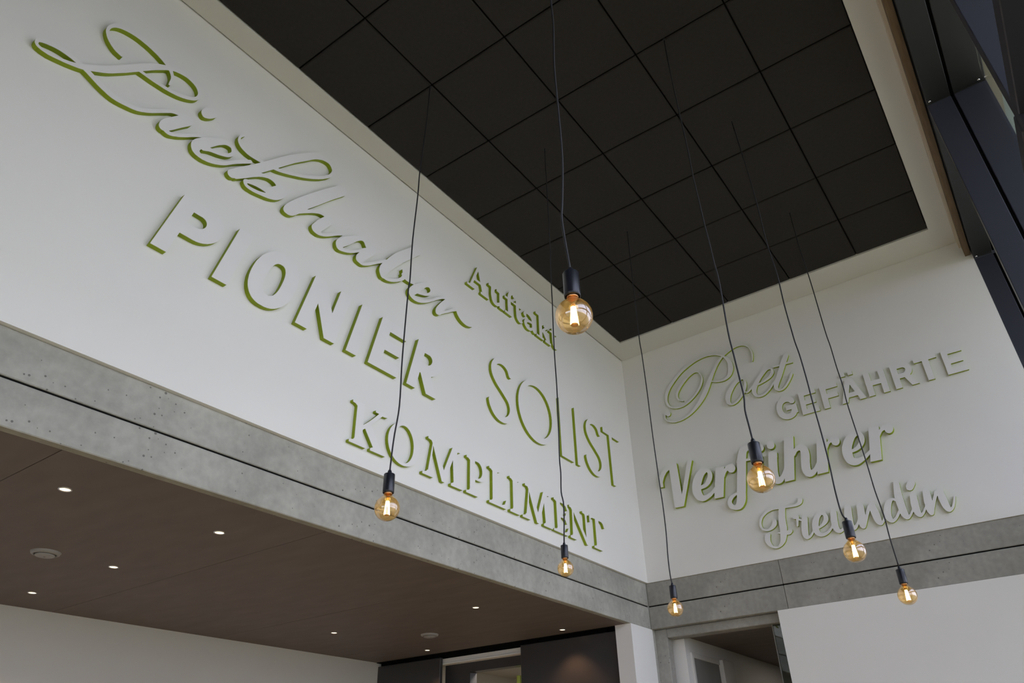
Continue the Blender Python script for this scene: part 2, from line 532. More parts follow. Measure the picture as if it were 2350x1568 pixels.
# ------------------------------------------------------------------ letters on the walls
LET = json.loads('''[["L","Liebhaber","Liebhaber#0",0.0334,[[-49719,45685,-49460,45680,-49178,45739,-48980,45805,-48844,45863,-48679,45946,-48472,46068,-48262,46212,-48162,46292,-48082,46362,-47649,46795,-47437,46988,-47145,47242,-46684,47619,-46644,47661,-46626,47727,-46639,47774,-46665,47807,-46731,47835,-46769,47832,-46806,47814,-47192,47515,-47418,47327,-47771,46983,-47813,46950,-48152,46603,-48322,46452,-48444,46360,-48717,46191,-48901,46099,-49018,46050,-49188,45993,-49385,45944,-49489,45940,-49545,45946,-49602,45965,-49696,46028,-49725,46089,-49725,46127,-49698,46221,-49649,46291,-49583,46282,-49536,46294,-49253,46468,-49122,46534,-48651,46690,-48449,46776,-48227,46887,-48124,46953,-48063,47002,-47969,47096,-47868,47228,-47811,47332,-47783,47407,-47772,47463,-47772,47595,-47802,47727,-47858,47849,-47884,47887,-47945,47948,-47983,47974,-48049,48002,-48152,48023,-48303,48023,-48435,48002,-48595,47955,-48755,47880,-49075,47682,-49285,47529,-49498,47355,-49705,47162,-49713,47238,-49743,47280,-49809,47308,-49856,47296,-50355,46912,-50675,46612,-51029,46315,-51164,46219,-51333,46115,-51465,46057,-51524,46061,-51532,46080,-51514,46108,-51381,46265,-50961,46823,-50552,47329,-50484,47454,-50472,47529,-50482,47642,-50533,47739,-50618,47823,-50693,47861,-50797,47879,-50910,47860,-50995,47814,-51117,47686,-51126,47682,-51173,47703,-51230,47701,-51578,47588,-51682,47541,-51776,47484,-51992,47308,-52124,47177,-52411,46918,-52585,46744,-52855,46513,-53009,46398,-53197,46275,-53329,46210,-53470,46163,-53649,46123,-54044,46066,-54261,46056,-54298,46047,-54505,46057,-54788,46116,-55136,46219,-55475,46332,-55814,46456,-55817,46466,-55785,46498,-55230,46923,-55061,47073,-54905,47228,-54369,47821,-53851,48442,-53818,48472,-53009,48475,-52971,48484,-52839,48485,-52802,48494,-52557,48504,-52529,48512,-52453,48513,-52293,48532,-52058,48570,-51719,48657,-51550,48713,-51324,48807,-51126,48911,-50916,49045,-50778,49153,-50680,49252,-50597,49365,-50531,49496,-50503,49572,-50473,49703,-50472,49873,-50494,49976,-50540,50099,-50597,50202,-50646,50271,-50750,50376,-50853,50449,-51051,50543,-51286,50611,-51428,50630,-51541,50630,-51701,50611,-51917,50562,-52105,50496,-52265,50411,-52444,50294,-52472,50286,-52639,50419,-52802,50524,-53037,50647,-53169,50703,-53357,50769,-53583,50828,-53781,50865,-53931,50884,-54006,50885,-54035,50894,-54402,50894,-54581,50875,-54891,50807,-55089,50741,-55183,50703,-55352,50619,-55478,50532,-55531,50489,-55658,50362,-55769,50212,-55834,50080,-55863,50005,-55902,49798,-55902,49647,-55891,49572,-55853,49440,-55759,49252,-55682,49136,-55583,49016,-55418,48871,-55268,48770,-55126,48704,-54844,48636,-54806,48638,-54778,48654,-54758,48678,-54746,48715,-54767,48762,-54788,48779,-54854,48802,-54938,48817,-55108,48864,-55202,48911,-55381,49040,-55507,49167,-55597,49286,-55646,49365,-55712,49506,-55742,49628,-55743,49779,-55721,49892,-55691,49981,-55625,50092,-55522,50207,-55421,50287,-55315,50355,-55174,50421,-55004,50477,-54741,50536,-54496,50565,-54232,50565,-54195,50556,-54101,50555,-54072,50546,-53931,50536,-53639,50489,-53263,50393,-52952,50271,-52736,50157,-52713,50136,-52716,50127,-53002,49920,-53159,49793,-53305,49666,-53602,49369,-54209,48668,-55028,47689,-55301,47379,-55456,47224,-55879,46865,-56143,46612,-56181,46584,-56218,46584,-56519,46658,-56858,46705,-56952,46706,-56990,46715,-57216,46715,-57451,46686,-57630,46647,-57781,46599,-57997,46496,-58151,46390,-58218,46325,-58263,46249,-58284,46193,-58284,46061,-58272,46014,-58251,45964,-58204,45906,-58167,45871,-58082,45833,-57884,45793,-57611,45793,-57414,45831,-56962,45946,-56774,46003,-56454,46116,-56294,46181,-56115,46270,-56096,46272,-55945,46223,-55324,45956,-55108,45880,-54788,45786,-54552,45746,-54298,45746,-54044,45784,-53611,45878,-53432,45927,-53278,45986,-53056,46106,-52818,46278,-52557,46490,-52152,46875,-51732,47256,-51653,47315,-51535,47379,-51324,47450,-51315,47445,-51333,47413,-51804,46817,-51929,46645,-51976,46569,-52069,46381,-52100,46230,-52101,46061,-52088,46005,-52053,45939,-52005,45892,-51945,45861,-51870,45849,-51785,45867,-51719,45843,-51569,45812,-51531,45812,-51428,45833,-51286,45899,-51004,46078,-50882,46170,-50552,46443,-50317,46668,-50176,46790,-49877,47021,-49813,47059,-50039,46805,-50159,46635,-50234,46475,-50253,46400,-50265,46334,-50265,46212,-50223,46029,-50140,45882,-50077,45816,-50006,45767,-49875,45711],[-57903,45946,-58035,45965,-58110,46002,-58134,46080,-58112,46165,-58016,46232,-57931,46270,-57818,46317,-57621,46383,-57451,46423,-57254,46451,-56971,46452,-56698,46423,-56476,46381,-56475,46372,-56519,46341,-56741,46221,-56990,46116,-57188,46050,-57395,45993,-57592,45953,-57687,45943],[-49225,46757,-49227,46767,-49206,46798,-48853,47266,-48717,47412,-48510,47609,-48435,47663,-48345,47708,-48227,47741,-48115,47741,-48086,47729,-48063,47708,-48028,47642,-48009,47586,-47997,47539,-48000,47463,-48037,47379,-48077,47319,-48110,47275,-48218,47167,-48312,47104,-48406,47056,-48717,46925],[-53668,48643,-53669,48659,-53625,48715,-53286,49129,-53098,49346,-52623,49831,-52491,49946,-52430,49892,-52357,49788,-52301,49675,-52282,49619,-52261,49487,-52270,49252,-52279,49214,-52279,49026,-52265,49002,-52237,48984,-52199,48987,-52181,49002,-52158,49054,-52157,49120,-52110,49412,-52110,49638,-52132,49732,-52179,49863,-52301,50089,-52284,50110,-52124,50195,-51889,50280,-51672,50329,-51531,50348,-51399,50348,-51324,50338,-51221,50317,-51070,50270,-50919,50195,-50872,50160,-50802,50089,-50767,50042,-50710,49939,-50691,49892,-50670,49788,-50680,49685,-50691,49628,-50729,49525,-50757,49468,-50806,49399,-50891,49313,-51042,49203,-51249,49080,-51437,48986,-51597,48920,-51851,48836,-52039,48786,-52293,48739,-52604,48702,-53018,48672,-53046,48664,-53150,48663,-53178,48655]]],
["L","Liebhaber","Liebhaber#1",0.0334,[[-47724,45769,-47644,45765,-47587,45777,-47522,45814,-47456,45865,-47380,45871,-47324,45899,-46825,46348,-46420,46752,-46028,47087,-45837,47221,-45705,47296,-45460,47409,-45338,47439,-45244,47449,-45131,47449,-45018,47428,-44905,47371,-44838,47303,-44854,47266,-45103,46988,-45291,46831,-45404,46764,-45564,46690,-45658,46652,-45959,46558,-46392,46458,-46703,46345,-46806,46289,-46884,46212,-46914,46127,-46902,46042,-46844,45936,-46769,45859,-46731,45833,-46675,45805,-46580,45784,-46496,45774,-46392,45774,-46355,45783,-46223,45784,-46072,45803,-45479,45937,-45206,46012,-45009,46088,-44811,46181,-44670,46266,-44538,46367,-44364,46541,-44274,46651,-44169,46805,-44094,46955,-44028,47125,-44016,47172,-44016,47219,-44037,47303,-44067,47353,-44105,47393,-44171,47428,-44265,47448,-44350,47543,-44425,47597,-44500,47635,-44689,47694,-44924,47732,-45159,47731,-45394,47691,-45611,47616,-45940,47444,-45924,47482,-45248,48292,-45199,48339,-45009,48384,-44839,48440,-44604,48534,-44096,48769,-43277,49193,-42853,49438,-42392,49739,-41975,50042,-41677,50292,-41244,50715,-41098,50889,-40988,51059,-40912,51209,-40875,51304,-40825,51501,-40825,51642,-40856,51755,-40902,51849,-41004,51991,-41065,52051,-41178,52134,-41310,52190,-41479,52221,-41677,52221,-41714,52212,-41780,52211,-41940,52183,-42053,52153,-42232,52087,-42467,51974,-42599,51899,-42743,51802,-42929,51656,-43244,51360,-44147,50466,-44298,50306,-44608,49958,-45503,48875,-45893,48422,-46025,48391,-46355,48335,-46684,48287,-46891,48277,-46919,48269,-46947,48277,-47042,48278,-47164,48299,-47305,48337,-47427,48393,-47503,48447,-47545,48489,-47599,48565,-47637,48649,-47658,48762,-47646,48885,-47627,48951,-47599,49007,-47517,49120,-47427,49220,-47398,49280,-47407,49318,-47437,49347,-47484,49350,-47515,49336,-47648,49176,-47721,49073,-47778,48941,-47799,48838,-47799,48659,-47768,48555,-47731,48480,-47682,48411,-47578,48306,-47484,48243,-47362,48186,-47173,48130,-47013,48099,-46947,48098,-46910,48089,-46731,48089,-46693,48098,-46590,48099,-46562,48108,-46402,48118,-46166,48155,-46138,48155,-46128,48150,-46128,48141,-46623,47576,-47253,46908,-47891,46165,-47931,46070,-47931,45976,-47919,45939,-47881,45863,-47842,45821,-47757,45777],[-46580,45993,-46611,46005,-46646,46039,-46662,46070,-46656,46091,-46515,46157,-46260,46242,-46082,46282,-45818,46319,-45554,46319,-45526,46311,-45413,46310,-45387,46296,-45423,46266,-45583,46191,-45752,46125,-45931,46068,-46232,46010,-46411,45990],[-44933,48652,-44928,48678,-44448,49271,-43884,49939,-43569,50282,-43028,50842,-42684,51223,-42524,51383,-42392,51496,-42232,51616,-41978,51776,-41837,51842,-41639,51901,-41460,51929,-41404,51929,-41338,51917,-41281,51898,-41222,51859,-41126,51765,-41063,51652,-41042,51576,-41042,51529,-41063,51416,-41091,51332,-41195,51115,-41281,50990,-41385,50866,-41677,50574,-41978,50311,-42279,50087,-42712,49796,-42994,49617,-43267,49457,-43794,49174,-44171,48986,-44613,48779,-44858,48676]]],
["L","Liebhaber","Liebhaber#2",0.0334,[[-43780,45826,-43719,45822,-43597,45843,-43503,45880,-43361,45965,-43159,46165,-42952,46428,-42621,46692,-42103,47078,-41903,47211,-41611,47381,-41423,47456,-41329,47477,-41263,47478,-41234,47486,-41121,47486,-41108,47482,-41109,47473,-41366,47156,-41479,47005,-41594,46833,-41867,46362,-41914,46268,-41926,46212,-41926,46118,-41914,46061,-41867,45967,-41780,45880,-41667,45840,-41507,45822,-41357,45822,-41178,45871,-40952,45974,-40801,46059,-40657,46155,-40318,46409,-39920,46729,-39508,47002,-39491,47030,-39488,47078,-39491,47096,-39512,47129,-39540,47145,-39578,47148,-39634,47127,-40099,46814,-40770,46306,-40886,46228,-41155,46089,-41253,46056,-41268,46061,-41255,46089,-40442,47303,-40404,47379,-40389,47482,-40404,47576,-40451,47670,-40500,47722,-40604,47776,-40670,47788,-40745,47788,-40801,47776,-40905,47723,-40958,47783,-41018,47807,-41084,47806,-41272,47778,-41460,47738,-41583,47692,-41790,47578,-42179,47313,-42401,47141,-42430,47134,-42415,47162,-42321,47275,-41663,48047,-40843,49035,-40552,49374,-39700,50322,-39642,50438,-39621,50551,-39642,50673,-39660,50711,-39705,50786,-39776,50856,-39907,50920,-40020,50932,-40133,50910,-40241,50852,-40919,50146,-41578,49421,-42848,47953,-43225,47492,-43740,46805,-43928,46513,-44041,46278,-44082,46070,-44069,45986,-44041,45929,-43986,45873,-43926,45843]]],
["L","Liebhaber","Liebhaber#3",0.0334,[[-39638,45741,-39550,45746,-39418,45777,-39164,45861,-38976,45937,-38712,46068,-38408,46268,-37987,46607,-37986,46588,-38159,46315,-38196,46240,-38218,46127,-38208,46080,-38217,46014,-38205,45948,-38168,45882,-38138,45850,-38053,45805,-37752,45755,-37677,45756,-37545,45786,-37385,45861,-37090,46052,-36933,46170,-36312,46677,-35898,47003,-35897,46983,-35985,46842,-36060,46692,-36088,46616,-36118,46494,-36134,46362,-36128,46287,-36107,46193,-36041,46052,-35968,45929,-35891,45854,-35832,45824,-35766,45813,-35662,45840,-35446,45831,-35277,45859,-35060,45927,-34966,45965,-34731,46078,-34420,46275,-33997,46593,-33893,46687,-33813,46776,-33686,46944,-33535,46913,-33234,46913,-33074,46932,-32801,46996,-32788,46993,-32789,46983,-32937,46814,-33067,46645,-33152,46513,-33189,46438,-33227,46334,-33238,46268,-33238,46155,-33217,46070,-33168,45973,-33074,45878,-33018,45842,-32877,45777,-32660,45736,-32557,45737,-32340,45765,-32171,45805,-31917,45899,-31681,46021,-31446,46162,-31245,46296,-31029,46456,-30646,46753,-30307,47035,-29896,47341,-29724,47456,-29592,47531,-29403,47609,-29394,47605,-29427,47558,-29700,47247,-29921,46968,-30196,46569,-30300,46381,-30356,46259,-30377,46183,-30387,46118,-30387,45967,-30349,45892,-30298,45852,-30269,45840,-30213,45830,-30053,45850,-29912,45918,-29855,45963,-29752,46075,-29698,46118,-28996,46616,-28456,47012,-28086,47253,-28065,47247,-27956,47068,-27902,47002,-27813,46913,-27675,46805,-27502,46708,-27352,46652,-27201,46612,-27003,46584,-26834,46583,-26618,46614,-26486,46652,-26166,46793,-26136,46814,-26124,46842,-26124,46870,-26144,46908,-26185,46922,-26250,46922,-26448,46894,-26552,46893,-26580,46886,-26778,46894,-27060,46942,-27333,47019,-27521,47113,-27672,47224,-27798,47350,-27951,47539,-28001,47562,-28058,47562,-28108,47539,-28168,47482,-28873,46946,-29382,46569,-29451,46526,-29443,46560,-28931,47341,-28893,47416,-28882,47473,-28882,47520,-28893,47576,-28942,47666,-28989,47710,-29065,47748,-29159,47762,-29166,47830,-29196,47882,-29243,47908,-29309,47910,-29620,47757,-29902,47578,-30326,47261,-30850,46833,-31286,46511,-31549,46341,-31898,46153,-32086,46078,-32218,46047,-32359,46029,-32491,46028,-32557,46038,-32634,46070,-32670,46127,-32378,46449,-32095,46530,-31644,46680,-31484,46746,-31286,46850,-31104,46974,-30975,47092,-30907,47181,-30823,47332,-30792,47435,-30792,47548,-30823,47642,-30879,47736,-30924,47793,-31022,47870,-31116,47910,-31164,47919,-31248,47919,-31361,47898,-31512,47851,-31695,47774,-31794,47720,-31964,47616,-32239,47426,-32484,47247,-32679,47087,-32684,47162,-32705,47209,-32745,47249,-32792,47270,-32858,47268,-33102,47179,-33206,47158,-33300,47148,-33469,47148,-33573,47170,-33587,47190,-33588,47303,-33609,47379,-33628,47426,-33759,47652,-33787,47680,-33827,47701,-33893,47701,-33954,47661,-33982,47595,-33982,47567,-33936,47360,-33939,47341,-34001,47294,-34029,47238,-34027,47162,-34008,47125,-33976,47087,-33976,47068,-34062,46905,-34143,46805,-34237,46710,-34430,46546,-34590,46426,-34750,46322,-34910,46238,-35164,46134,-35286,46104,-35418,46104,-35493,46130,-35502,46137,-35504,46155,-35448,46278,-35316,46485,-35034,46899,-34688,47360,-34264,47878,-33879,48311,-33046,49172,-32580,49675,-32298,49967,-32140,50146,-32093,50240,-32072,50353,-32091,50475,-32112,50522,-32157,50598,-32218,50658,-32255,50684,-32331,50722,-32462,50743,-32580,50720,-32669,50675,-32745,50611,-33959,49388,-34001,49355,-34458,48908,-34763,48574,-35004,48276,-35222,47981,-35540,47510,-35590,47482,-35901,47247,-36632,46659,-37140,46266,-37498,46040,-37535,46027,-37545,46032,-37542,46042,-37074,46695,-36592,47332,-36555,47407,-36534,47501,-36543,47586,-36564,47642,-36594,47702,-36651,47760,-36750,47812,-36830,47826,-36933,47816,-37037,47760,-37145,47652,-37253,47525,-37281,47506,-37310,47536,-37413,47692,-37484,47783,-37564,47851,-37639,47889,-37752,47919,-37893,47920,-37959,47910,-38119,47861,-38288,47776,-38599,47588,-38847,47416,-39164,47167,-39521,46856,-39644,46741,-39766,46610,-39862,46475,-39919,46362,-39940,46296,-39959,46183,-39949,46061,-39928,45976,-39881,45882,-39851,45840,-39813,45805,-39728,45758],[-39371,46087,-39373,46108,-39290,46202,-38839,46663,-38312,47294,-38110,47487,-37940,47616,-37846,47654,-37799,47665,-37752,47665,-37705,47653,-37653,47614,-37451,47324,-37458,47303,-37686,47138,-38138,46706,-38314,46569,-38561,46398,-38825,46247,-39041,46144,-39201,46094,-39267,46085],[-32086,46794,-32081,46814,-31809,47125,-31601,47388,-31465,47524,-31399,47569,-31305,47616,-31220,47646,-31164,47654,-31093,47605,-31058,47558,-31030,47492,-31039,47426,-31086,47322,-31124,47266,-31220,47167,-31305,47104,-31427,47028,-31578,46953,-31756,46887,-32067,46793]]],
["L","Liebhaber","dot",0.0334,[[-50052,48530,-49945,48528,-49772,48615,-49690,48676,-49559,48808,-49387,49019,-49321,49132,-49300,49217,-49300,49264,-49312,49340,-49333,49400,-49347,49424,-49399,49473,-49474,49501,-49540,49514,-49624,49504,-49709,49474,-49766,49445,-49935,49325,-50034,49227,-50107,49132,-50201,48944,-50222,48859,-50222,48747,-50182,48652,-50147,48605,-50105,48563]]],
["L","PIONIER","P",0.0341,[[-50767,38985,-49949,38981,-49931,38987,-49584,40407,-49563,40463,-48782,40468,-48754,40477,-48669,40478,-48613,40487,-48444,40527,-48246,40602,-48039,40715,-47832,40873,-47696,41009,-47557,41188,-47463,41348,-47425,41433,-47369,41583,-47329,41743,-47318,41903,-47310,41931,-47329,42129,-47378,42298,-47463,42458,-47587,42604,-47719,42705,-47879,42780,-48058,42830,-48114,42831,-48142,42839,-49808,42840,-49837,42828,-50770,39023],[-49328,41269,-49342,41282,-49332,41338,-49139,42110,-48604,42114,-48519,42093,-48462,42065,-48425,42039,-48378,41991,-48338,41922,-48317,41847,-48317,41734,-48338,41649,-48367,41583,-48420,41498,-48506,41404,-48641,41318,-48717,41289,-48811,41268]]],
["L","PIONIER","I",0.0341,[[-47390,38985,-46516,38981,-46494,38995,-45573,42741,-45556,42826,-45566,42839,-46432,42840,-46461,42826,-47394,39023]]],
["L","PIONIER","O",0.0341,[[-44470,38901,-44127,38897,-43901,38936,-43750,38983,-43618,39039,-43449,39134,-43324,39221,-43101,39414,-42993,39531,-42856,39707,-42788,39804,-42675,39993,-42525,40303,-42468,40444,-42374,40736,-42315,40962,-42259,41235,-42221,41555,-42221,41828,-42230,41866,-42231,41941,-42280,42186,-42327,42327,-42402,42477,-42494,42609,-42602,42717,-42715,42799,-42828,42856,-43007,42912,-43138,42933,-43477,42933,-43731,42884,-43872,42837,-44070,42743,-44192,42668,-44352,42548,-44527,42383,-44620,42280,-44729,42141,-44835,41988,-44929,41828,-45070,41536,-45126,41395,-45239,41037,-45298,40802,-45345,40557,-45374,40322,-45374,39955,-45335,39710,-45296,39569,-45202,39362,-45124,39246,-45030,39141,-44927,39059,-44814,38993,-44663,38936,-44531,38906],[-44183,39708,-44249,39727,-44296,39755,-44347,39804,-44373,39842,-44411,39936,-44432,40021,-44442,40105,-44441,40294,-44413,40529,-44357,40802,-44279,41113,-44194,41386,-44119,41574,-44044,41724,-43938,41887,-43844,41992,-43731,42075,-43637,42112,-43571,42124,-43421,42124,-43374,42112,-43317,42084,-43270,42049,-43230,41997,-43202,41941,-43162,41781,-43152,41611,-43161,41574,-43162,41470,-43200,41216,-43296,40802,-43390,40482,-43475,40265,-43560,40096,-43680,39917,-43783,39814,-43835,39774,-43957,39718,-44023,39705]]],
["L","PIONIER","N",0.0341,[[-42014,38985,-41178,38981,-41159,38987,-41044,39428,-40662,41000,-40650,41033,-40641,41033,-39909,38995,-39879,38981,-39126,38981,-39107,38987,-38183,42750,-38172,42835,-39032,42840,-39060,42828,-39519,40953,-39530,40919,-39540,40919,-40227,42828,-40255,42840,-41055,42840,-41083,42828,-42017,39023]]],
["L","PIONIER","I",0.0341,[[-38190,38985,-37354,38981,-37331,38995,-36411,42731,-36391,42826,-36403,42839,-37232,42840,-37261,42826,-38194,39023]]],
["L","PIONIER","E",0.0341,[[-36366,38985,-33836,38981,-33817,38987,-33627,39738,-33623,39767,-33629,39778,-35210,39781,-35232,39785,-35233,39814,-35071,40482,-35058,40510,-33714,40515,-33693,40529,-33608,40868,-33512,41263,-33516,41280,-33526,41286,-34843,41287,-34862,41293,-34866,41310,-34857,41357,-34690,42026,-34664,42040,-33168,42040,-33155,42054,-33100,42270,-32985,42741,-32967,42826,-32972,42835,-35408,42840,-35436,42828,-36370,39023]]],
["L","PIONIER","R",0.0341,[[-32908,38985,-32090,38981,-32071,38987,-31744,40322,-31733,40340,-31714,40345,-31657,40345,-31636,40322,-31076,39070,-31029,38985,-30032,38985,-30028,38995,-30093,39164,-30597,40444,-30584,40465,-30462,40518,-30280,40623,-30123,40741,-29954,40901,-29803,41091,-29745,41188,-29671,41325,-29603,41489,-29554,41687,-29544,41837,-29535,41866,-29535,41931,-29554,42091,-29622,42308,-29688,42430,-29813,42581,-29963,42696,-30114,42772,-30321,42830,-30387,42831,-30424,42840,-31949,42840,-31977,42828,-32911,39023],[-31516,41175,-31526,41188,-31492,41338,-31317,42035,-30791,42039,-30669,41990,-30599,41931,-30563,41875,-30535,41809,-30524,41762,-30524,41658,-30545,41574,-30592,41470,-30697,41334,-30791,41261,-30885,41214,-30980,41184,-31045,41174]]],
["L","SOLIST","S",0.0278,[[-22593,40150,-22249,40146,-22117,40164,-21948,40204,-21769,40270,-21694,40308,-21581,40374,-21440,40475,-21327,40569,-21238,40658,-21091,40843,-21023,40959,-20929,41185,-20890,41336,-20861,41515,-20861,41731,-20880,41853,-20911,41976,-20977,42155,-21033,42267,-21181,42484,-21327,42630,-21512,42776,-22004,43126,-22503,43451,-22729,43618,-22889,43769,-23049,43949,-23127,44065,-23155,44122,-23183,44206,-23213,44357,-23214,44479,-23204,44545,-23155,44686,-23049,44868,-22931,45006,-22814,45093,-22673,45159,-22560,45197,-22428,45227,-22353,45237,-22155,45237,-22080,45227,-21901,45178,-21750,45103,-21663,45044,-21576,44969,-21541,44922,-21494,44828,-21423,44649,-21381,44564,-21311,44498,-21251,44468,-21176,44456,-21101,44468,-21041,44498,-20969,44570,-20937,44639,-20928,44705,-20934,44771,-21080,45110,-21155,45232,-21204,45293,-21280,45368,-21418,45477,-21543,45554,-21637,45602,-21835,45677,-22070,45726,-22155,45727,-22193,45736,-22428,45726,-22710,45667,-22899,45601,-23068,45517,-23247,45387,-23345,45289,-23437,45176,-23541,45016,-23625,44846,-23672,44705,-23703,44555,-23703,44300,-23693,44225,-23663,44084,-23616,43943,-23522,43764,-23374,43566,-23148,43331,-23049,43242,-22845,43086,-22315,42740,-21823,42390,-21647,42253,-21553,42157,-21485,42060,-21438,41976,-21381,41825,-21360,41731,-21350,41637,-21360,41505,-21381,41402,-21430,41256,-21485,41147,-21614,40978,-21766,40846,-21882,40769,-22014,40703,-22146,40663,-22324,40635,-22513,40635,-22720,40675,-22880,40731,-23059,40825,-23181,40917,-23308,41053,-23428,41223,-23503,41373,-23575,41618,-23600,41656,-23661,41714,-23717,41742,-23764,41754,-23830,41754,-23877,41742,-23937,41712,-23995,41656,-24042,41552,-24042,41458,-23973,41223,-23945,41147,-23879,41016,-23722,40780,-23628,40667,-23506,40545,-23400,40460,-23313,40402,-23181,40327,-23077,40280,-23011,40251,-22804,40185]]],
["L","SOLIST","O",0.0278,[[-17619,40148,-17370,40143,-17332,40152,-17125,40162,-16796,40231,-16476,40344,-16212,40475,-16099,40541,-15836,40727,-15615,40929,-15380,41202,-15325,41277,-15175,41513,-15015,41842,-14890,42218,-14824,42557,-14814,42774,-14805,42811,-14805,43066,-14814,43103,-14824,43320,-14893,43668,-14996,43988,-15175,44364,-15346,44631,-15577,44910,-15836,45150,-16099,45336,-16212,45402,-16476,45533,-16805,45649,-17125,45715,-17332,45725,-17370,45734,-17596,45734,-17633,45725,-17840,45715,-18170,45646,-18490,45533,-18753,45402,-18866,45336,-19130,45150,-19351,44948,-19586,44675,-19640,44600,-19791,44364,-19951,44035,-20075,43659,-20141,43320,-20152,43103,-20161,43066,-20161,42811,-20152,42774,-20141,42557,-20073,42209,-19970,41889,-19791,41513,-19619,41246,-19388,40967,-19130,40727,-18866,40541,-18753,40475,-18490,40344,-18160,40228,-17840,40162],[-17549,40635,-17775,40652,-17953,40690,-18048,40711,-18311,40805,-18565,40936,-18662,41004,-18800,41103,-19021,41306,-19205,41528,-19358,41767,-19499,42068,-19584,42331,-19633,42586,-19662,42953,-19653,42990,-19642,43235,-19605,43442,-19584,43546,-19499,43809,-19358,44110,-19205,44349,-19017,44576,-18800,44774,-18659,44875,-18565,44941,-18311,45072,-18048,45166,-17775,45225,-17567,45236,-17539,45244,-17436,45244,-17398,45236,-17191,45225,-17012,45187,-16918,45166,-16655,45072,-16400,44941,-16303,44873,-16165,44774,-15944,44571,-15760,44349,-15608,44110,-15467,43809,-15382,43546,-15333,43291,-15304,42924,-15313,42887,-15323,42642,-15361,42435,-15382,42331,-15467,42068,-15608,41767,-15760,41528,-15949,41301,-16165,41103,-16306,41002,-16400,40936,-16655,40805,-16918,40711,-17191,40652,-17398,40641,-17436,40633]]],
["L","SOLIST","L",0.0278,[[-13989,40209,-12090,40204,-12072,40209,-12066,40228,-12066,40680,-12080,40702,-13483,40703,-13505,40717,-13506,45668,-13511,45685,-13530,45692,-13972,45692,-13991,45685,-13996,45668,-13996,40228]]],
["L","SOLIST","I",0.0278,[[-11458,40209,-10989,40204,-10971,40209,-10965,40228,-10965,45668,-10970,45685,-10989,45692,-11440,45692,-11459,45685,-11464,45668,-11464,40228]]],
["L","SOLIST","S",0.0278,[[-8451,40150,-8108,40146,-7976,40164,-7806,40204,-7628,40270,-7552,40308,-7439,40374,-7298,40475,-7185,40569,-7096,40658,-6950,40843,-6882,40959,-6788,41185,-6748,41336,-6720,41515,-6720,41731,-6739,41853,-6769,41976,-6835,42155,-6891,42267,-7040,42484,-7185,42630,-7370,42776,-7863,43126,-8362,43451,-8588,43618,-8748,43769,-8908,43949,-8985,44065,-9013,44122,-9041,44206,-9072,44357,-9072,44479,-9062,44545,-9014,44686,-8908,44868,-8790,45006,-8672,45093,-8531,45159,-8418,45197,-8286,45227,-8211,45237,-8013,45237,-7938,45227,-7759,45178,-7609,45103,-7521,45044,-7435,44969,-7400,44922,-7352,44828,-7281,44649,-7239,44564,-7169,44498,-7110,44468,-7035,44456,-6959,44468,-6900,44498,-6828,44570,-6795,44639,-6786,44705,-6793,44771,-6938,45110,-7014,45232,-7063,45293,-7138,45368,-7276,45477,-7402,45554,-7496,45602,-7693,45677,-7929,45726,-8013,45727,-8051,45736,-8286,45726,-8569,45667,-8757,45601,-8926,45517,-9105,45387,-9204,45289,-9296,45176,-9399,45016,-9484,44846,-9531,44705,-9561,44555,-9562,44300,-9552,44225,-9521,44084,-9474,43943,-9380,43764,-9232,43566,-9006,43331,-8908,43242,-8703,43086,-8173,42740,-7681,42390,-7505,42253,-7411,42157,-7343,42060,-7296,41976,-7240,41825,-7219,41731,-7209,41637,-7219,41505,-7240,41402,-7289,41256,-7343,41147,-7473,40978,-7625,40846,-7740,40769,-7872,40703,-8004,40663,-8183,40635,-8371,40635,-8578,40675,-8738,40731,-8917,40825,-9039,40917,-9166,41053,-9286,41223,-9361,41373,-9433,41618,-9459,41656,-9519,41714,-9576,41742,-9623,41754,-9689,41754,-9736,41742,-9795,41712,-9853,41656,-9900,41552,-9900,41458,-9832,41223,-9804,41147,-9738,41016,-9580,40780,-9486,40667,-9364,40545,-9259,40460,-9171,40402,-9039,40327,-8936,40280,-8870,40251,-8663,40185]]],
["L","SOLIST","T",0.0278,[[-5222,40209,-4734,40204,-4712,40218,-4710,45179,-4687,45193,-3191,45194,-3177,45216,-3177,45668,-3191,45691,-6334,45692,-6357,45677,-6358,45216,-6344,45194,-5252,45193,-5229,45179,-5228,40228]]],
["L","KOMPLIMENT","K",0.0278,[[-37166,33418,-35879,33414,-35860,33420,-35860,33569,-36114,33656,-36199,33764,-36212,33795,-36212,34463,-36199,34486,-36057,34609,-36029,34621,-35310,33691,-35308,33672,-35323,33656,-35502,33571,-35507,33437,-35501,33418,-34261,33418,-34255,33437,-34260,33569,-34279,33580,-34561,33656,-34655,33779,-34693,33793,-34716,33814,-35600,34999,-35587,35023,-35239,35371,-35060,35569,-34721,35907,-34702,35917,-34664,35908,-34589,35908,-34279,35958,-34256,35978,-34260,36109,-34279,36115,-34693,36115,-34759,36134,-34806,36133,-34862,36115,-35284,36110,-35290,36091,-35290,35988,-35284,35969,-35031,35964,-35020,35960,-35019,35950,-35474,35465,-35761,35178,-35963,34995,-36199,34799,-36209,34802,-36213,34821,-36217,36109,-36236,36115,-37148,36110,-37154,36091,-37149,35969,-37121,35955,-36980,35945,-36942,35933,-36801,35849,-36778,35818,-36777,33804,-36789,33767,-36876,33656,-37161,33578,-37173,33550,-37173,33437]]],
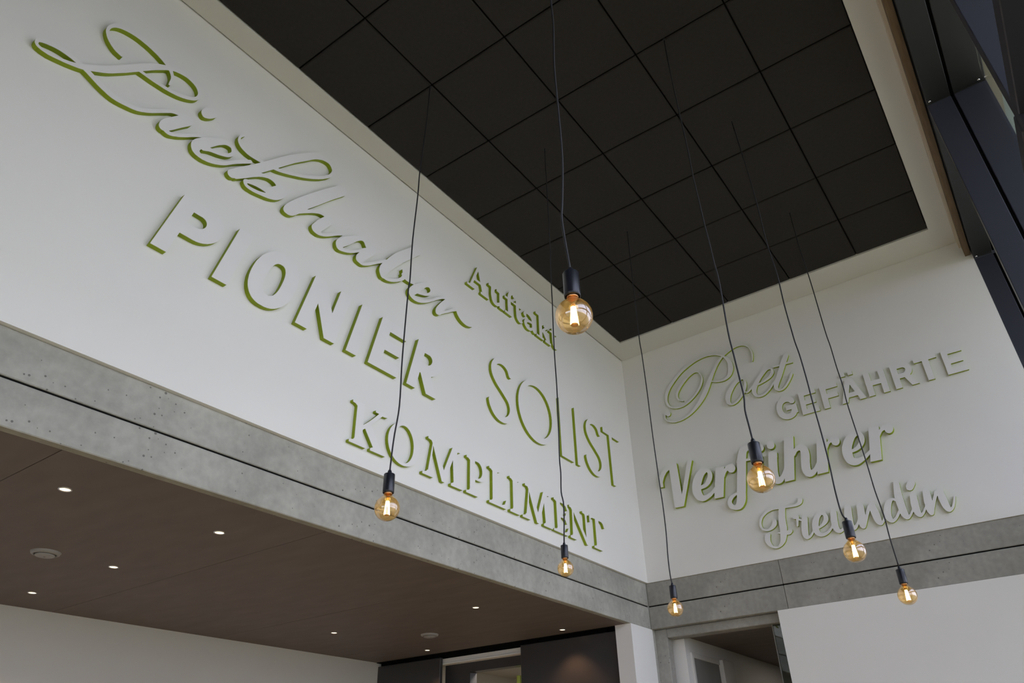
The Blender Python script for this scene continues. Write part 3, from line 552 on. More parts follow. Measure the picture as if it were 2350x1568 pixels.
["L","KOMPLIMENT","O",0.0278,[[-32871,33359,-32603,33355,-32377,33395,-32189,33461,-32057,33526,-31878,33647,-31775,33741,-31648,33877,-31528,34056,-31462,34188,-31387,34404,-31347,34630,-31347,34894,-31387,35119,-31471,35355,-31528,35468,-31648,35647,-31813,35820,-31885,35882,-32038,35987,-32189,36063,-32377,36129,-32603,36168,-32857,36168,-33083,36129,-33271,36063,-33403,35997,-33582,35877,-33728,35741,-33812,35647,-33932,35468,-33998,35336,-34073,35119,-34113,34894,-34113,34630,-34073,34404,-33989,34169,-33932,34056,-33812,33877,-33648,33703,-33576,33642,-33422,33536,-33271,33461,-33083,33395],[-32754,33527,-32838,33534,-32914,33555,-32970,33574,-33083,33630,-33187,33703,-33339,33868,-33424,33999,-33481,34112,-33546,34291,-33586,34451,-33605,34583,-33615,34790,-33606,34828,-33605,34941,-33586,35072,-33546,35232,-33481,35411,-33424,35524,-33337,35659,-33187,35820,-33083,35893,-32970,35950,-32914,35969,-32838,35990,-32726,36000,-32688,35991,-32622,35990,-32547,35969,-32490,35950,-32377,35893,-32274,35820,-32121,35656,-32036,35524,-31980,35411,-31914,35232,-31874,35072,-31855,34941,-31846,34734,-31854,34696,-31855,34583,-31874,34451,-31914,34291,-31980,34112,-32036,33999,-32123,33865,-32274,33703,-32377,33630,-32490,33574,-32613,33536]]],
["L","KOMPLIMENT","M",0.0278,[[-30955,33418,-29949,33414,-29926,33428,-29931,33569,-30137,33656,-30196,33729,-30207,33757,-30160,34331,-30152,34359,-30151,34444,-30142,34472,-30141,34557,-30133,34585,-30132,34670,-30114,34802,-30094,35112,-30077,35244,-30057,35555,-30043,35588,-30024,35568,-29985,35479,-29113,33475,-29083,33419,-28820,33414,-28794,33428,-28069,35207,-28048,35229,-28034,35141,-28014,34849,-28006,34821,-27995,34642,-27978,34510,-27977,34425,-27968,34397,-27948,34115,-27940,34087,-27939,34002,-27931,33974,-27930,33898,-27912,33757,-27923,33729,-27982,33656,-28151,33590,-28180,33571,-28180,33420,-28161,33414,-26967,33418,-26961,33437,-26966,33569,-26984,33580,-27267,33656,-27361,33779,-27398,33793,-27412,33814,-27413,33879,-27421,33908,-27451,34228,-27487,34510,-27488,34576,-27515,34774,-27516,34839,-27553,35122,-27554,35188,-27591,35470,-27592,35536,-27619,35734,-27619,35818,-27577,35920,-27521,35935,-27285,35955,-27249,35969,-27243,35988,-27248,36109,-27267,36115,-28095,36110,-28923,34221,-28936,34228,-28989,34336,-29808,36103,-29836,36115,-30531,36110,-30537,36091,-30532,35969,-30504,35955,-30354,35945,-30213,35923,-30107,35781,-30096,35752,-30446,33804,-30467,33791,-30516,33785,-30608,33663,-30627,33652,-30937,33580,-30956,33569,-30961,33437]]],
["L","KOMPLIMENT","P",0.0278,[[-26602,33418,-25342,33414,-25323,33420,-25323,33569,-25568,33652,-25663,33776,-25666,34548,-25643,34562,-25219,34562,-25191,34571,-25125,34572,-24994,34602,-24852,34658,-24739,34724,-24631,34811,-24540,34915,-24473,35028,-24427,35150,-24406,35254,-24406,35423,-24427,35527,-24465,35630,-24540,35762,-24631,35865,-24736,35950,-24852,36018,-24965,36065,-25125,36105,-25191,36106,-25219,36114,-26565,36115,-26584,36109,-26584,35969,-26556,35955,-26415,35945,-26377,35933,-26236,35849,-26213,35818,-26212,33804,-26224,33767,-26311,33656,-26596,33578,-26608,33550,-26608,33437],[-25671,34741,-25685,34764,-25685,35922,-25662,35936,-25314,35936,-25201,35905,-25104,35856,-24989,35752,-24944,35687,-24888,35574,-24858,35461,-24848,35385,-24848,35282,-24858,35216,-24888,35103,-24944,34990,-24989,34924,-25104,34821,-25201,34772,-25304,34741]]],
["L","KOMPLIMENT","L",0.0278,[[-24060,33418,-22066,33414,-22044,33428,-21912,34039,-21913,34068,-21925,34072,-22057,34072,-22076,34061,-22215,33795,-22253,33729,-22273,33708,-22575,33602,-23103,33607,-23102,33616,-23055,33647,-23044,33663,-23122,33776,-23125,33795,-23125,35865,-23102,35886,-22789,35960,-22778,35978,-22777,36091,-22791,36114,-24024,36115,-24047,36101,-24042,35969,-24015,35955,-23874,35945,-23836,35933,-23695,35849,-23672,35818,-23671,33804,-23683,33767,-23770,33656,-24055,33578,-24066,33550,-24066,33437]]],
["L","KOMPLIMENT","I",0.0278,[[-21590,33418,-20396,33414,-20373,33428,-20377,33569,-20593,33663,-20671,33767,-20683,33804,-20682,35865,-20659,35886,-20384,35960,-20373,35978,-20372,36091,-20386,36114,-21572,36115,-21595,36101,-21591,35969,-21563,35955,-21431,35945,-21384,35933,-21231,35837,-21219,35809,-21220,33795,-21299,33679,-21328,33652,-21582,33580,-21591,33571,-21596,33437]]],
["L","KOMPLIMENT","M",0.0278,[[-20048,33418,-19043,33414,-19020,33428,-19024,33569,-19231,33656,-19290,33729,-19301,33757,-19254,34331,-19246,34359,-19245,34444,-19236,34472,-19235,34557,-19227,34585,-19226,34670,-19208,34802,-19207,34887,-19199,34915,-19188,35112,-19170,35244,-19151,35555,-19137,35588,-19118,35568,-19079,35479,-18207,33475,-18177,33419,-17913,33414,-17888,33428,-17162,35207,-17142,35229,-17128,35141,-17108,34849,-17100,34821,-17089,34642,-17072,34510,-17071,34425,-17062,34397,-17042,34115,-17034,34087,-17033,34002,-17024,33974,-17023,33898,-17006,33757,-17017,33729,-17076,33656,-17245,33590,-17273,33571,-17273,33420,-17255,33414,-16061,33418,-16055,33437,-16060,33569,-16078,33580,-16360,33656,-16455,33779,-16492,33793,-16506,33814,-16507,33879,-16581,34510,-16610,34839,-16713,35734,-16713,35818,-16671,35920,-16615,35935,-16379,35955,-16343,35969,-16337,35988,-16342,36109,-16360,36115,-17189,36110,-18017,34221,-18030,34228,-18083,34336,-18902,36103,-18930,36115,-19625,36110,-19631,36091,-19626,35969,-19598,35955,-19448,35945,-19306,35923,-19201,35781,-19190,35752,-19540,33804,-19560,33791,-19610,33785,-19702,33663,-19720,33652,-20031,33580,-20049,33569,-20055,33437]]],
["L","KOMPLIMENT","E",0.0278,[[-15872,33418,-13859,33414,-13831,33425,-13594,34021,-13581,34058,-13596,34072,-13699,34072,-13718,34063,-13932,33738,-14217,33605,-14816,33607,-14810,33622,-14753,33647,-14741,33663,-14812,33767,-14823,33795,-14819,34697,-14800,34703,-14254,34700,-14076,34585,-13993,34388,-13974,34359,-13842,34359,-13836,34378,-13836,35225,-13850,35248,-13972,35244,-14076,35009,-14254,34894,-14818,34896,-14824,34915,-14824,35903,-14819,35920,-14800,35927,-14273,35924,-14000,35808,-13812,35508,-13690,35504,-13676,35517,-13676,35555,-13767,36110,-15666,36115,-15685,36109,-15685,35969,-15657,35955,-15535,35945,-15497,35933,-15362,35847,-15342,35818,-15342,33795,-15354,33767,-15431,33663,-15450,33652,-15864,33576,-15878,33550,-15878,33437]]],
["L","KOMPLIMENT","N",0.0278,[[-10972,33371,-10753,33366,-10731,33381,-10729,35762,-10658,35922,-10603,35935,-10405,35955,-10377,35969,-10377,36109,-10396,36115,-11365,36115,-11388,36101,-11383,35969,-11356,35955,-11290,35954,-11064,35923,-11045,35898,-10984,35752,-10984,33964,-10987,33945,-10998,33943,-12728,36110,-13425,36110,-13431,36091,-13426,35969,-13398,35955,-13200,35935,-13153,35923,-13018,35771,-13017,35545,-13026,35498,-13026,35310,-13036,35263,-13036,35075,-13045,35028,-13045,34839,-13054,34792,-13054,34604,-13064,34557,-13064,34369,-13073,34322,-13073,34134,-13082,34096,-13083,33898,-13093,33804,-13182,33679,-13210,33652,-13464,33580,-13473,33571,-13473,33420,-13454,33414,-12541,33414,-12519,33428,-12523,33571,-12723,33654,-12796,33745,-12819,33785,-12814,35663,-12782,35639]]],
["L","KOMPLIMENT","T",0.0278,[[-9756,33418,-8403,33414,-8384,33420,-8384,33569,-8431,33590,-8638,33642,-8685,33661,-8774,33785,-8774,35922,-8751,35936,-8271,35933,-8026,35809,-7859,35489,-7734,35485,-7721,35498,-7721,35527,-7748,35724,-7777,36035,-7792,36110,-10247,36115,-10266,36109,-10280,35969,-10281,35752,-10290,35715,-10290,35508,-10276,35485,-10163,35484,-10144,35490,-10068,35809,-9824,35933,-9344,35936,-9321,35922,-9321,33785,-9400,33670,-9419,33656,-9739,33580,-9757,33569,-9763,33437]]],
["L","Auftakt","A",0.0278,[[-26766,50642,-25790,50642,-25784,50661,-25784,50821,-25790,50840,-26137,50845,-26152,50859,-25884,51489,-25855,51503,-25017,51498,-25006,51480,-24826,50859,-24838,50845,-24989,50845,-25008,50838,-25012,50661,-24998,50638,-23954,50638,-23935,50644,-23930,50821,-23936,50840,-24283,50845,-24313,50859,-25062,52939,-25109,53052,-25459,53056,-25488,53044,-26408,50868,-26419,50850,-26438,50845,-26766,50840,-26772,50821,-26772,50661],[-25770,51722,-25776,51734,-25772,51753,-25386,52656,-25365,52682,-25345,52638,-25083,51731,-25102,51720]]],
["L","Auftakt","u",0.0278,[[-23088,50597,-22885,50593,-22819,50605,-22763,50624,-22669,50671,-22509,50782,-22495,50767,-22494,50644,-22481,50631,-21859,50630,-21841,50636,-21841,50841,-22057,50888,-22071,50908,-22071,52329,-22077,52348,-22848,52353,-22866,52346,-22871,52160,-22865,52141,-22801,52127,-22528,52098,-22509,52091,-22495,52075,-22495,51143,-22501,51124,-22612,51070,-22782,50962,-22885,50923,-22970,50934,-23074,50979,-23113,51021,-23144,51124,-23191,51473,-23191,51689,-23182,51727,-23181,51868,-23172,51906,-23177,52346,-23196,52353,-23949,52353,-23968,52346,-23972,52160,-23966,52141,-23648,52136,-23625,52122,-23624,51906,-23633,51868,-23634,51717,-23643,51670,-23643,51482,-23634,51444,-23633,51369,-23565,51040,-23509,50889,-23436,50776,-23328,50680,-23234,50633]]],
["L","Auftakt","f",0.0278,[[-21731,50642,-20725,50638,-20703,50652,-20702,50821,-20708,50840,-20953,50849,-20942,50870,-20877,50878,-20871,50896,-20881,51583,-20890,51630,-20889,52129,-20866,52143,-20548,52148,-20542,52167,-20543,52336,-20565,52350,-20857,52351,-20870,52365,-20871,52412,-20842,52619,-20812,52732,-20774,52807,-20730,52863,-20643,52939,-20603,52960,-20575,52955,-20561,52939,-20548,52873,-20523,52835,-20490,52805,-20415,52775,-20368,52775,-20302,52795,-20264,52826,-20229,52873,-20213,52929,-20213,52976,-20243,53052,-20311,53131,-20471,53233,-20546,53261,-20612,53267,-20678,53263,-20753,53242,-20923,53157,-21017,53084,-21073,53028,-21123,52967,-21198,52826,-21257,52628,-21294,52431,-21295,52383,-21309,52356,-21713,52350,-21736,52336,-21737,52167,-21723,52144,-21337,52143,-21318,52133,-21323,51753,-21313,51706,-21313,51452,-21304,51405,-21295,50887,-21281,50863,-21224,50862,-21213,50849,-21723,50844,-21737,50821,-21737,50661]]],
["L","Auftakt","t",0.0278,[[-19622,50642,-19485,50638,-19400,50668,-19212,50770,-19173,50830,-19170,50868,-19199,50934,-19259,50966,-19306,50966,-19448,50930,-19495,50930,-19523,50941,-19572,50990,-19610,51047,-19638,51113,-19659,51226,-19660,51348,-19669,51386,-19669,51612,-19678,51659,-19678,52026,-19668,52129,-19645,52143,-19298,52148,-19292,52167,-19292,52327,-19297,52344,-19316,52350,-19645,52350,-19664,52357,-19669,52845,-19673,52862,-19683,52867,-19880,52819,-20078,52670,-20092,52647,-20097,52362,-20116,52351,-20248,52348,-20455,52268,-20478,52242,-20478,52167,-20473,52150,-20455,52143,-20125,52143,-20106,52137,-20102,51630,-20092,51583,-20092,51442,-20083,51395,-20082,51254,-20052,51066,-20024,50981,-19996,50925,-19951,50859,-19847,50755,-19758,50696,-19683,50659]]],
["L","Auftakt","a",0.0278,[[-18419,50592,-18179,50588,-17991,50628,-17822,50703,-17624,50843,-17572,50771,-17511,50710,-17473,50684,-17407,50656,-17351,50650,-17257,50654,-17191,50674,-17161,50714,-17159,50771,-17170,50799,-17207,50837,-17260,50865,-17271,50884,-17271,51542,-17280,51580,-17281,51646,-17340,51900,-17387,52032,-17464,52176,-17497,52220,-17586,52309,-17652,52354,-17761,52408,-17878,52448,-18085,52488,-18302,52488,-18377,52478,-18528,52439,-18669,52373,-18744,52319,-18824,52239,-18960,52072,-18981,52032,-18981,51957,-18949,51910,-18934,51862,-18899,51815,-18866,51785,-18810,51757,-18706,51755,-18631,51792,-18573,51862,-18552,51938,-18552,51966,-18563,52013,-18595,52079,-18587,52098,-18509,52137,-18386,52168,-18198,52168,-18029,52119,-17885,52041,-17820,51975,-17763,51853,-17726,51712,-17728,51695,-17737,51689,-18000,51688,-18151,51670,-18255,51669,-18283,51661,-18349,51660,-18499,51629,-18584,51601,-18678,51547,-18777,51448,-18850,51335,-18899,51194,-18908,51147,-18909,51072,-18878,50959,-18840,50884,-18782,50804,-18706,50729,-18659,50693,-18546,50628,-18499,50609],[-18302,50891,-18377,50910,-18405,50926,-18464,50997,-18501,51072,-18501,51166,-18454,51270,-18433,51293,-18377,51328,-18311,51356,-18048,51424,-17869,51453,-17709,51451,-17713,51138,-17707,51109,-17718,51086,-17888,50976,-18000,50919,-18160,50889]]],
["L","Auftakt","k",0.0278,[[-17025,50642,-15908,50642,-15902,50661,-15906,50838,-15925,50845,-16104,50845,-16117,50859,-16118,51376,-16095,51409,-16010,51478,-15949,51423,-15443,50859,-15443,50849,-15455,50845,-15624,50845,-15643,50838,-15647,50661,-15641,50642,-14749,50638,-14726,50652,-14730,50838,-14749,50845,-14871,50845,-14894,50859,-15653,51790,-15647,51809,-15624,51833,-15266,52140,-15061,52148,-15054,52167,-15054,52327,-15061,52346,-15801,52346,-15807,52327,-15803,52150,-15784,52143,-15652,52143,-15641,52139,-15640,52129,-16095,51720,-16113,51718,-16118,53202,-16132,53225,-17007,53226,-17030,53212,-17031,53033,-17017,53010,-16584,53009,-16565,53003,-16560,52986,-16561,50859,-16584,50845,-17017,50844,-17031,50821,-17031,50661]]],
["L","Auftakt","t",0.0278,[[-13998,50642,-13862,50638,-13777,50668,-13589,50770,-13549,50830,-13546,50868,-13575,50934,-13636,50966,-13683,50966,-13824,50930,-13871,50930,-13899,50941,-13948,50990,-13986,51047,-14014,51113,-14035,51226,-14036,51348,-14045,51386,-14045,51612,-14054,51659,-14054,52026,-14044,52129,-14022,52143,-13675,52148,-13669,52167,-13669,52327,-13675,52346,-13692,52350,-14022,52350,-14040,52357,-14045,52845,-14050,52862,-14059,52867,-14257,52819,-14454,52670,-14468,52647,-14473,52362,-14492,52351,-14624,52348,-14831,52268,-14854,52242,-14854,52167,-14850,52150,-14831,52143,-14502,52143,-14483,52137,-14478,51630,-14469,51583,-14469,51442,-14459,51395,-14459,51254,-14428,51066,-14400,50981,-14372,50925,-14327,50859,-14224,50755,-14134,50696,-14059,50659]]],
["B","GEFÄHRTE","G",0.0224,[[15680,44101,15902,44097,16033,44127,16165,44174,16240,44212,16372,44304,16438,44371,16521,44496,16636,44532,16658,44553,16659,45362,16645,45385,15723,45386,15704,45379,15699,44986,15705,44967,16137,44962,16154,44957,16159,44948,16111,44788,16073,44703,16052,44682,15977,44645,15883,44614,15807,44605,15647,44645,15591,44673,15520,44722,15448,44835,15401,44967,15380,45051,15370,45117,15370,45296,15401,45428,15447,45550,15476,45607,15525,45675,15569,45710,15676,45759,15760,45780,15826,45789,15930,45769,16062,45705,16142,45588,16200,45532,16259,45501,16316,45490,16382,45492,16419,45501,16476,45529,16542,45594,16572,45654,16583,45701,16583,45767,16553,45861,16461,46002,16367,46096,16250,46174,16137,46230,16005,46277,15902,46298,15704,46298,15563,46268,15431,46221,15356,46183,15214,46091,15116,45993,15083,45949,15015,45842,14970,45752,14893,45532,14853,45324,14853,45070,14902,44826,14958,44666,15034,44515,15071,44459,15107,44411,15214,44304,15337,44221,15497,44146]]],
["B","GEFÄHRTE","E",0.0224,[[17000,44115,18448,44110,18466,44116,18471,44539,18457,44561,17459,44562,17442,44567,17436,44586,17436,44981,17442,45000,18306,45004,18325,45011,18330,45028,18330,45386,18316,45408,17442,45414,17436,45433,17440,45883,17459,45889,18457,45890,18471,45913,18471,46270,18465,46289,17017,46294,16998,46288,16993,44134]]],
["B","GEFÄHRTE","F",0.0224,[[18882,44115,19342,44110,19360,44116,19365,44981,19371,45000,20236,45004,20255,45011,20259,45404,20245,45427,19371,45433,19365,45452,19365,45866,19370,45883,19389,45889,20339,45890,20353,45913,20353,46270,20347,46289,18899,46294,18880,46288,18876,44134]]],
["B","GEFÄHRTE","Ä",0.0224,[[20388,44115,20866,44115,20878,44134,21006,44520,21036,44534,21732,44533,21753,44501,21853,44134,21865,44115,22347,44115,22346,44143,21646,46289,21102,46294,21083,46288,20384,44143],[21130,44941,21125,44962,21175,45122,21344,45649,21365,45689,21376,45677,21433,45508,21607,44953,21601,44941,21582,44939]]],
["B","GEFÄHRTE","dot of Ä",0.0224,[[20835,46583,21182,46579,21201,46585,21205,46941,21199,46960,20852,46964,20833,46958,20829,46602]]],
["B","GEFÄHRTE","second dot of Ä",0.0224,[[21470,46583,21817,46579,21836,46585,21841,46941,21834,46960,21488,46964,21469,46958,21464,46602]]],
["B","GEFÄHRTE","H",0.0224,[[22600,44115,23059,44110,23078,44116,23083,45009,23089,45028,23106,45033,23764,45028,23770,45009,23775,44116,23794,44110,24236,44110,24255,44116,24259,46270,24253,46289,23794,46294,23775,46288,23770,45480,23765,45462,23746,45456,23089,45461,23083,45480,23078,46288,23059,46294,22617,46294,22598,46288,22594,44134]]],
["B","GEFÄHRTE","R",0.0224,[[24741,44115,25201,44110,25219,44116,25224,44934,25229,44951,25248,44957,25596,44957,25624,44945,25952,44171,25983,44115,26512,44115,26511,44134,26074,45066,26076,45087,26198,45202,26245,45260,26304,45376,26332,45461,26353,45574,26354,45677,26332,45790,26304,45875,26247,45988,26165,46092,26029,46197,25935,46244,25878,46263,25794,46284,25728,46285,25699,46293,24758,46294,24739,46288,24735,44134],[25248,45382,25234,45404,25234,45866,25240,45884,25652,45889,25747,45849,25812,45784,25833,45753,25854,45687,25854,45583,25822,45505,25788,45461,25740,45423,25671,45393,25596,45381]]],
["B","GEFÄHRTE","T",0.0224,[[27212,44115,27671,44110,27690,44116,27696,45903,27718,45917,28282,45922,28288,45941,28288,46270,28282,46289,26617,46294,26598,46288,26594,45941,26600,45922,27182,45917,27205,45903,27205,44134]]],
["B","GEFÄHRTE","E",0.0224,[[28682,44115,30130,44110,30149,44116,30154,44539,30140,44561,29142,44562,29123,44568,29118,44586,29118,44981,29125,45000,29989,45004,30008,45011,30013,45028,30013,45386,29998,45408,29125,45414,29118,45433,29123,45883,29142,45889,30140,45890,30154,45913,30154,46270,30147,46289,28700,46294,28681,46288,28676,44134]]],
["B","Poet","P",0.0247,[[5178,46953,5606,46949,5644,46958,5710,46959,5983,47006,6275,47083,6548,47177,6868,47318,7235,47525,7520,47716,7884,48003,8195,48286,8453,48553,8613,48742,8790,48977,8950,49222,9157,49570,9411,50041,9428,50057,9734,49899,9889,49841,10171,49773,10444,49735,10708,49735,10962,49794,11084,49841,11235,49916,11376,50017,11493,50135,11585,50257,11698,50464,11745,50577,11785,50718,11813,50878,11814,50982,11823,51019,11813,51226,11785,51396,11754,51518,11698,51669,11651,51763,11566,51904,11456,52055,11371,52158,11171,52356,11171,52365,11479,52528,11781,52668,12007,52763,12289,52840,12543,52878,12750,52878,12938,52850,13136,52791,13249,52734,13390,52633,13517,52506,13628,52346,13703,52177,13771,51932,13790,51791,13790,51594,13781,51556,13780,51471,13743,51226,13658,50925,13661,50878,13678,50850,13701,50836,13741,50841,13769,50878,13865,51189,13903,51415,13912,51509,13913,51641,13922,51688,13913,51725,13912,51838,13863,52074,13778,52309,13684,52478,13620,52563,13522,52671,13374,52789,13268,52857,13145,52913,13032,52951,12778,53000,12675,53001,12637,53010,12439,53000,12298,52981,12035,52923,11894,52876,11602,52753,11221,52582,11018,52477,10821,52603,10557,52754,10359,52847,10077,52951,9804,53019,9635,53047,9475,53066,9362,53067,9334,53075,9108,53076,9070,53067,8948,53066,8919,53058,8844,53057,8694,53038,8326,52972,8025,52894,7733,52800,7291,52631,6882,52450,6557,52283,6275,52113,5952,51885,5606,51607,5126,51184,4915,50963,4816,50834,4720,50690,4588,50445,4513,50266,4475,50153,4435,49993,4416,49881,4406,49786,4406,49532,4447,49306,4484,49184,4559,49005,4635,48873,4727,48751,4797,48681,4948,48570,5070,48504,5202,48448,5409,48382,5512,48361,5644,48342,5851,48333,5879,48341,5992,48342,6077,48352,6237,48382,6482,48457,6736,48561,6999,48693,7159,48787,7398,48949,7668,49161,7832,49306,8030,49504,8195,49699,8366,49946,8432,50059,8545,50295,8604,50502,8622,50643,8623,50841,8613,50935,8583,51085,8535,51236,8460,51405,8383,51521,8317,51588,8223,51652,8101,51699,8006,51720,7894,51730,7752,51711,7639,51680,7461,51614,7272,51529,7122,51445,6896,51294,6676,51132,6453,50958,6265,50798,6049,50582,5988,50511,5823,50298,5764,50210,5689,50069,5651,49965,5621,49824,5611,49683,5620,49645,5621,49579,5661,49429,5698,49344,5800,49193,5914,49081,6039,49012,6237,48937,6275,48935,6293,48947,6295,48996,6268,49024,6096,49107,6030,49144,5973,49189,5905,49278,5840,49410,5809,49523,5809,49683,5840,49824,5868,49909,5924,50022,6011,50156,6261,50473,6411,50633,6661,50864,6952,51108,7188,51285,7385,51407,7668,51539,7781,51577,7894,51598,7997,51598,8063,51586,8148,51558,8235,51509,8303,51443,8385,51292,8432,51151,8462,51019,8472,50944,8472,50690,8441,50521,8394,50379,8291,50172,8216,50050,8025,49783,7917,49655,7691,49419,7498,49246,7332,49109,7056,48909,6868,48796,6604,48664,6425,48589,6256,48533,6086,48493,5955,48474,5625,48474,5503,48493,5380,48523,5249,48570,5079,48655,4933,48761,4833,48873,4729,49081,4670,49288,4651,49429,4651,49589,4661,49673,4689,49833,4729,49984,4804,50182,4927,50426,5077,50662,5188,50803,5258,50883,5668,51292,5936,51541,6190,51758,6463,51963,6745,52142,6915,52236,7395,52471,7828,52650,8101,52744,8421,52831,8778,52897,8929,52915,9004,52916,9032,52925,9334,52935,9371,52926,9512,52925,9550,52916,9616,52915,9917,52866,10228,52772,10482,52660,10720,52516,10849,52417,10869,52384,10745,52294,10538,52125,10157,51754,9997,51575,9706,51217,9503,50947,9030,50276,8663,49730,8404,49325,8065,48826,7922,48626,7728,48384,7413,48031,7216,47843,7046,47702,6889,47584,6689,47450,6401,47302,6209,47224,6002,47158,5738,47100,5597,47081,5493,47080,5465,47072,5305,47072,5277,47080,5173,47081,5042,47100,4816,47158,4580,47262,4477,47328,4416,47377,4360,47433,4268,47565,4211,47678,4181,47772,4181,47895,4193,47942,4232,48031,4251,48052,4287,47970,4326,47910,4402,47845,4486,47815,4543,47815,4590,47827,4631,47848,4696,47913,4733,47998,4745,48092,4724,48196,4686,48271,4646,48323,4599,48358,4543,48386,4496,48398,4449,48398,4364,48368,4308,48367,4275,48346,4153,48224,4127,48186,4098,48130,4049,47960,4049,47791,4061,47744,4110,47608,4202,47443,4265,47358,4364,47260,4496,47168,4590,47116,4731,47055,4872,47008,5051,46968],[10284,49897,10058,49923,9842,49982,9766,50010,9578,50104,9509,50144,9483,50172,9764,50690,9924,50963,10150,51311,10265,51474,10468,51735,10717,52012,10858,52144,10968,52234,10999,52250,11023,52234,11086,52149,11199,51951,11274,51763,11321,51594,11342,51481,11352,51386,11352,51151,11344,51114,11342,51038,11286,50699,11237,50511,11180,50370,11143,50304,11051,50182,10971,50102,10821,49991,10708,49935,10604,49905,10538,49895]]],
["B","Poet","oet",0.0247,[[10982,46984,11091,46979,11279,47019,11458,47085,11580,47151,11731,47262,11975,47478,12300,47793,12380,47885,12526,47774,12568,47761,12644,47761,12709,47782,12832,47847,12966,47934,13086,48031,13095,48029,13096,48019,13063,47859,13053,47690,13082,47492,13121,47379,13159,47304,13208,47235,13302,47139,13406,47066,13500,47019,13585,46991,13651,46979,13886,46979,14074,47019,14159,47048,14262,47095,14479,47226,14761,47440,15044,47713,15175,47869,15179,47859,15117,47690,15096,47595,15096,47445,15117,47360,15154,47275,15218,47181,15293,47106,15354,47057,15429,47019,15552,46988,15712,46988,15768,46998,15872,47029,15985,47085,16120,47172,16258,47280,16507,47539,16759,47859,16853,48000,17012,48264,17022,48292,17022,48367,16982,48419,16954,48435,16917,48438,16898,48435,16870,48414,16802,48311,16646,48038,16540,47884,16356,47643,16173,47440,16041,47328,15900,47226,15844,47198,15740,47168,15674,47168,15618,47179,15561,47199,15510,47238,15493,47266,15472,47351,15475,47445,15587,47671,15700,47868,16025,48377,16597,49424,16615,49435,16691,49435,16719,49427,16832,49426,16860,49417,16935,49416,16964,49408,17152,49397,17180,49389,17227,49410,17244,49431,17250,49450,17248,49506,17231,49534,17199,49555,16945,49586,16728,49596,16705,49610,16736,49676,16985,50108,17031,50212,17040,50297,17034,50344,17022,50391,16985,50466,16935,50518,16898,50544,16860,50562,16804,50574,16738,50562,16658,50513,16613,50457,16147,49628,16126,49608,15514,49605,15458,49584,15444,49553,15446,49534,15463,49497,15486,49483,15533,49474,15627,49473,15655,49464,15749,49463,15778,49455,15872,49454,15900,49445,16022,49444,16035,49431,15648,48706,15371,48245,15286,48085,15269,48071,15232,48105,15194,48108,15175,48099,15015,47911,14691,47586,14469,47415,14328,47320,14187,47245,14065,47198,13980,47177,13848,47158,13745,47158,13641,47179,13594,47205,13533,47266,13470,47388,13448,47492,13449,47567,13468,47671,13507,47812,13611,48038,13717,48207,13801,48203,14196,48288,14422,48346,14686,48431,14837,48488,14997,48563,15185,48702,15264,48781,15347,48894,15384,48970,15415,49092,15415,49224,15375,49393,15319,49506,15251,49576,15175,49621,15044,49661,14978,49671,14827,49661,14714,49630,14620,49593,14413,49489,14272,49405,14018,49219,13858,49078,13731,48951,13406,48568,13244,48339,13189,48243,13180,48238,13114,48267,13067,48247,12844,48047,12709,47951,12648,47915,12606,47902,12568,47902,12540,47913,12502,47939,12457,47991,12580,48226,12636,48358,12695,48555,12723,48734,12723,48932,12693,49092,12674,49148,12627,49243,12573,49318,12505,49384,12436,49423,12380,49429,12267,49426,12239,49417,11985,49407,11843,49388,11702,49348,11514,49254,11295,49101,11156,48983,10968,48795,10813,48621,10665,48424,10608,48330,10533,48170,10484,48000,10465,47868,10465,47577,10524,47341,10601,47210,10692,47115,10789,47047,10846,47019],[11025,47142,10959,47177,10910,47247,10882,47323,10870,47379,10870,47492,10919,47718,10994,47934,11070,48094,11220,48348,11420,48624,11519,48744,11745,48970,11796,49012,11919,49094,12032,49150,12271,49243,12324,49269,12352,49299,12389,49303,12418,49292,12455,49255,12502,49172,12535,49045,12525,48885,12485,48715,12448,48612,12401,48518,12171,48132,11987,47793,11928,47705,11838,47595,11655,47412,11552,47330,11448,47264,11260,47179,11119,47139],[13839,48372,13833,48377,13846,48405,13952,48549,14183,48819,14385,49021,14711,49308,14837,49395,14912,49433,14959,49444,15053,49454,15138,49433,15175,49406,15189,49374,15189,49252,15157,49125,15121,49054,15057,48960,14968,48861,14887,48791,14677,48657,14474,48555,14357,48506,14178,48450]]],
["B","Verführer","V",0.04,[[4497,38488,4737,38484,4746,38489,4767,38535,6197,42573,6224,42657,6214,42671,5791,42672,5767,42657,4739,39636,4727,39608,4718,39604,4713,39994,4704,40041,4704,40436,4694,40483,4694,40869,4685,40916,4685,41312,4675,41359,4675,41745,4666,41792,4666,42187,4657,42234,4657,42620,4642,42760,4595,42775,4473,42776,4445,42784,4332,42785,4304,42793,4181,42794,4134,42803,3551,42640,3076,42281,2749,41792,2586,41265,2586,41076,2576,41029,2577,40794,2591,40781,2657,40771,2788,40770,2817,40761,2939,40760,2977,40752,2991,40775,2991,41236,3200,41735,3504,42107,3813,42290,3827,42281,3828,41490,3838,41443,3839,38526,3852,38512,3974,38511,4002,38503,4219,38502,4266,38493]]],
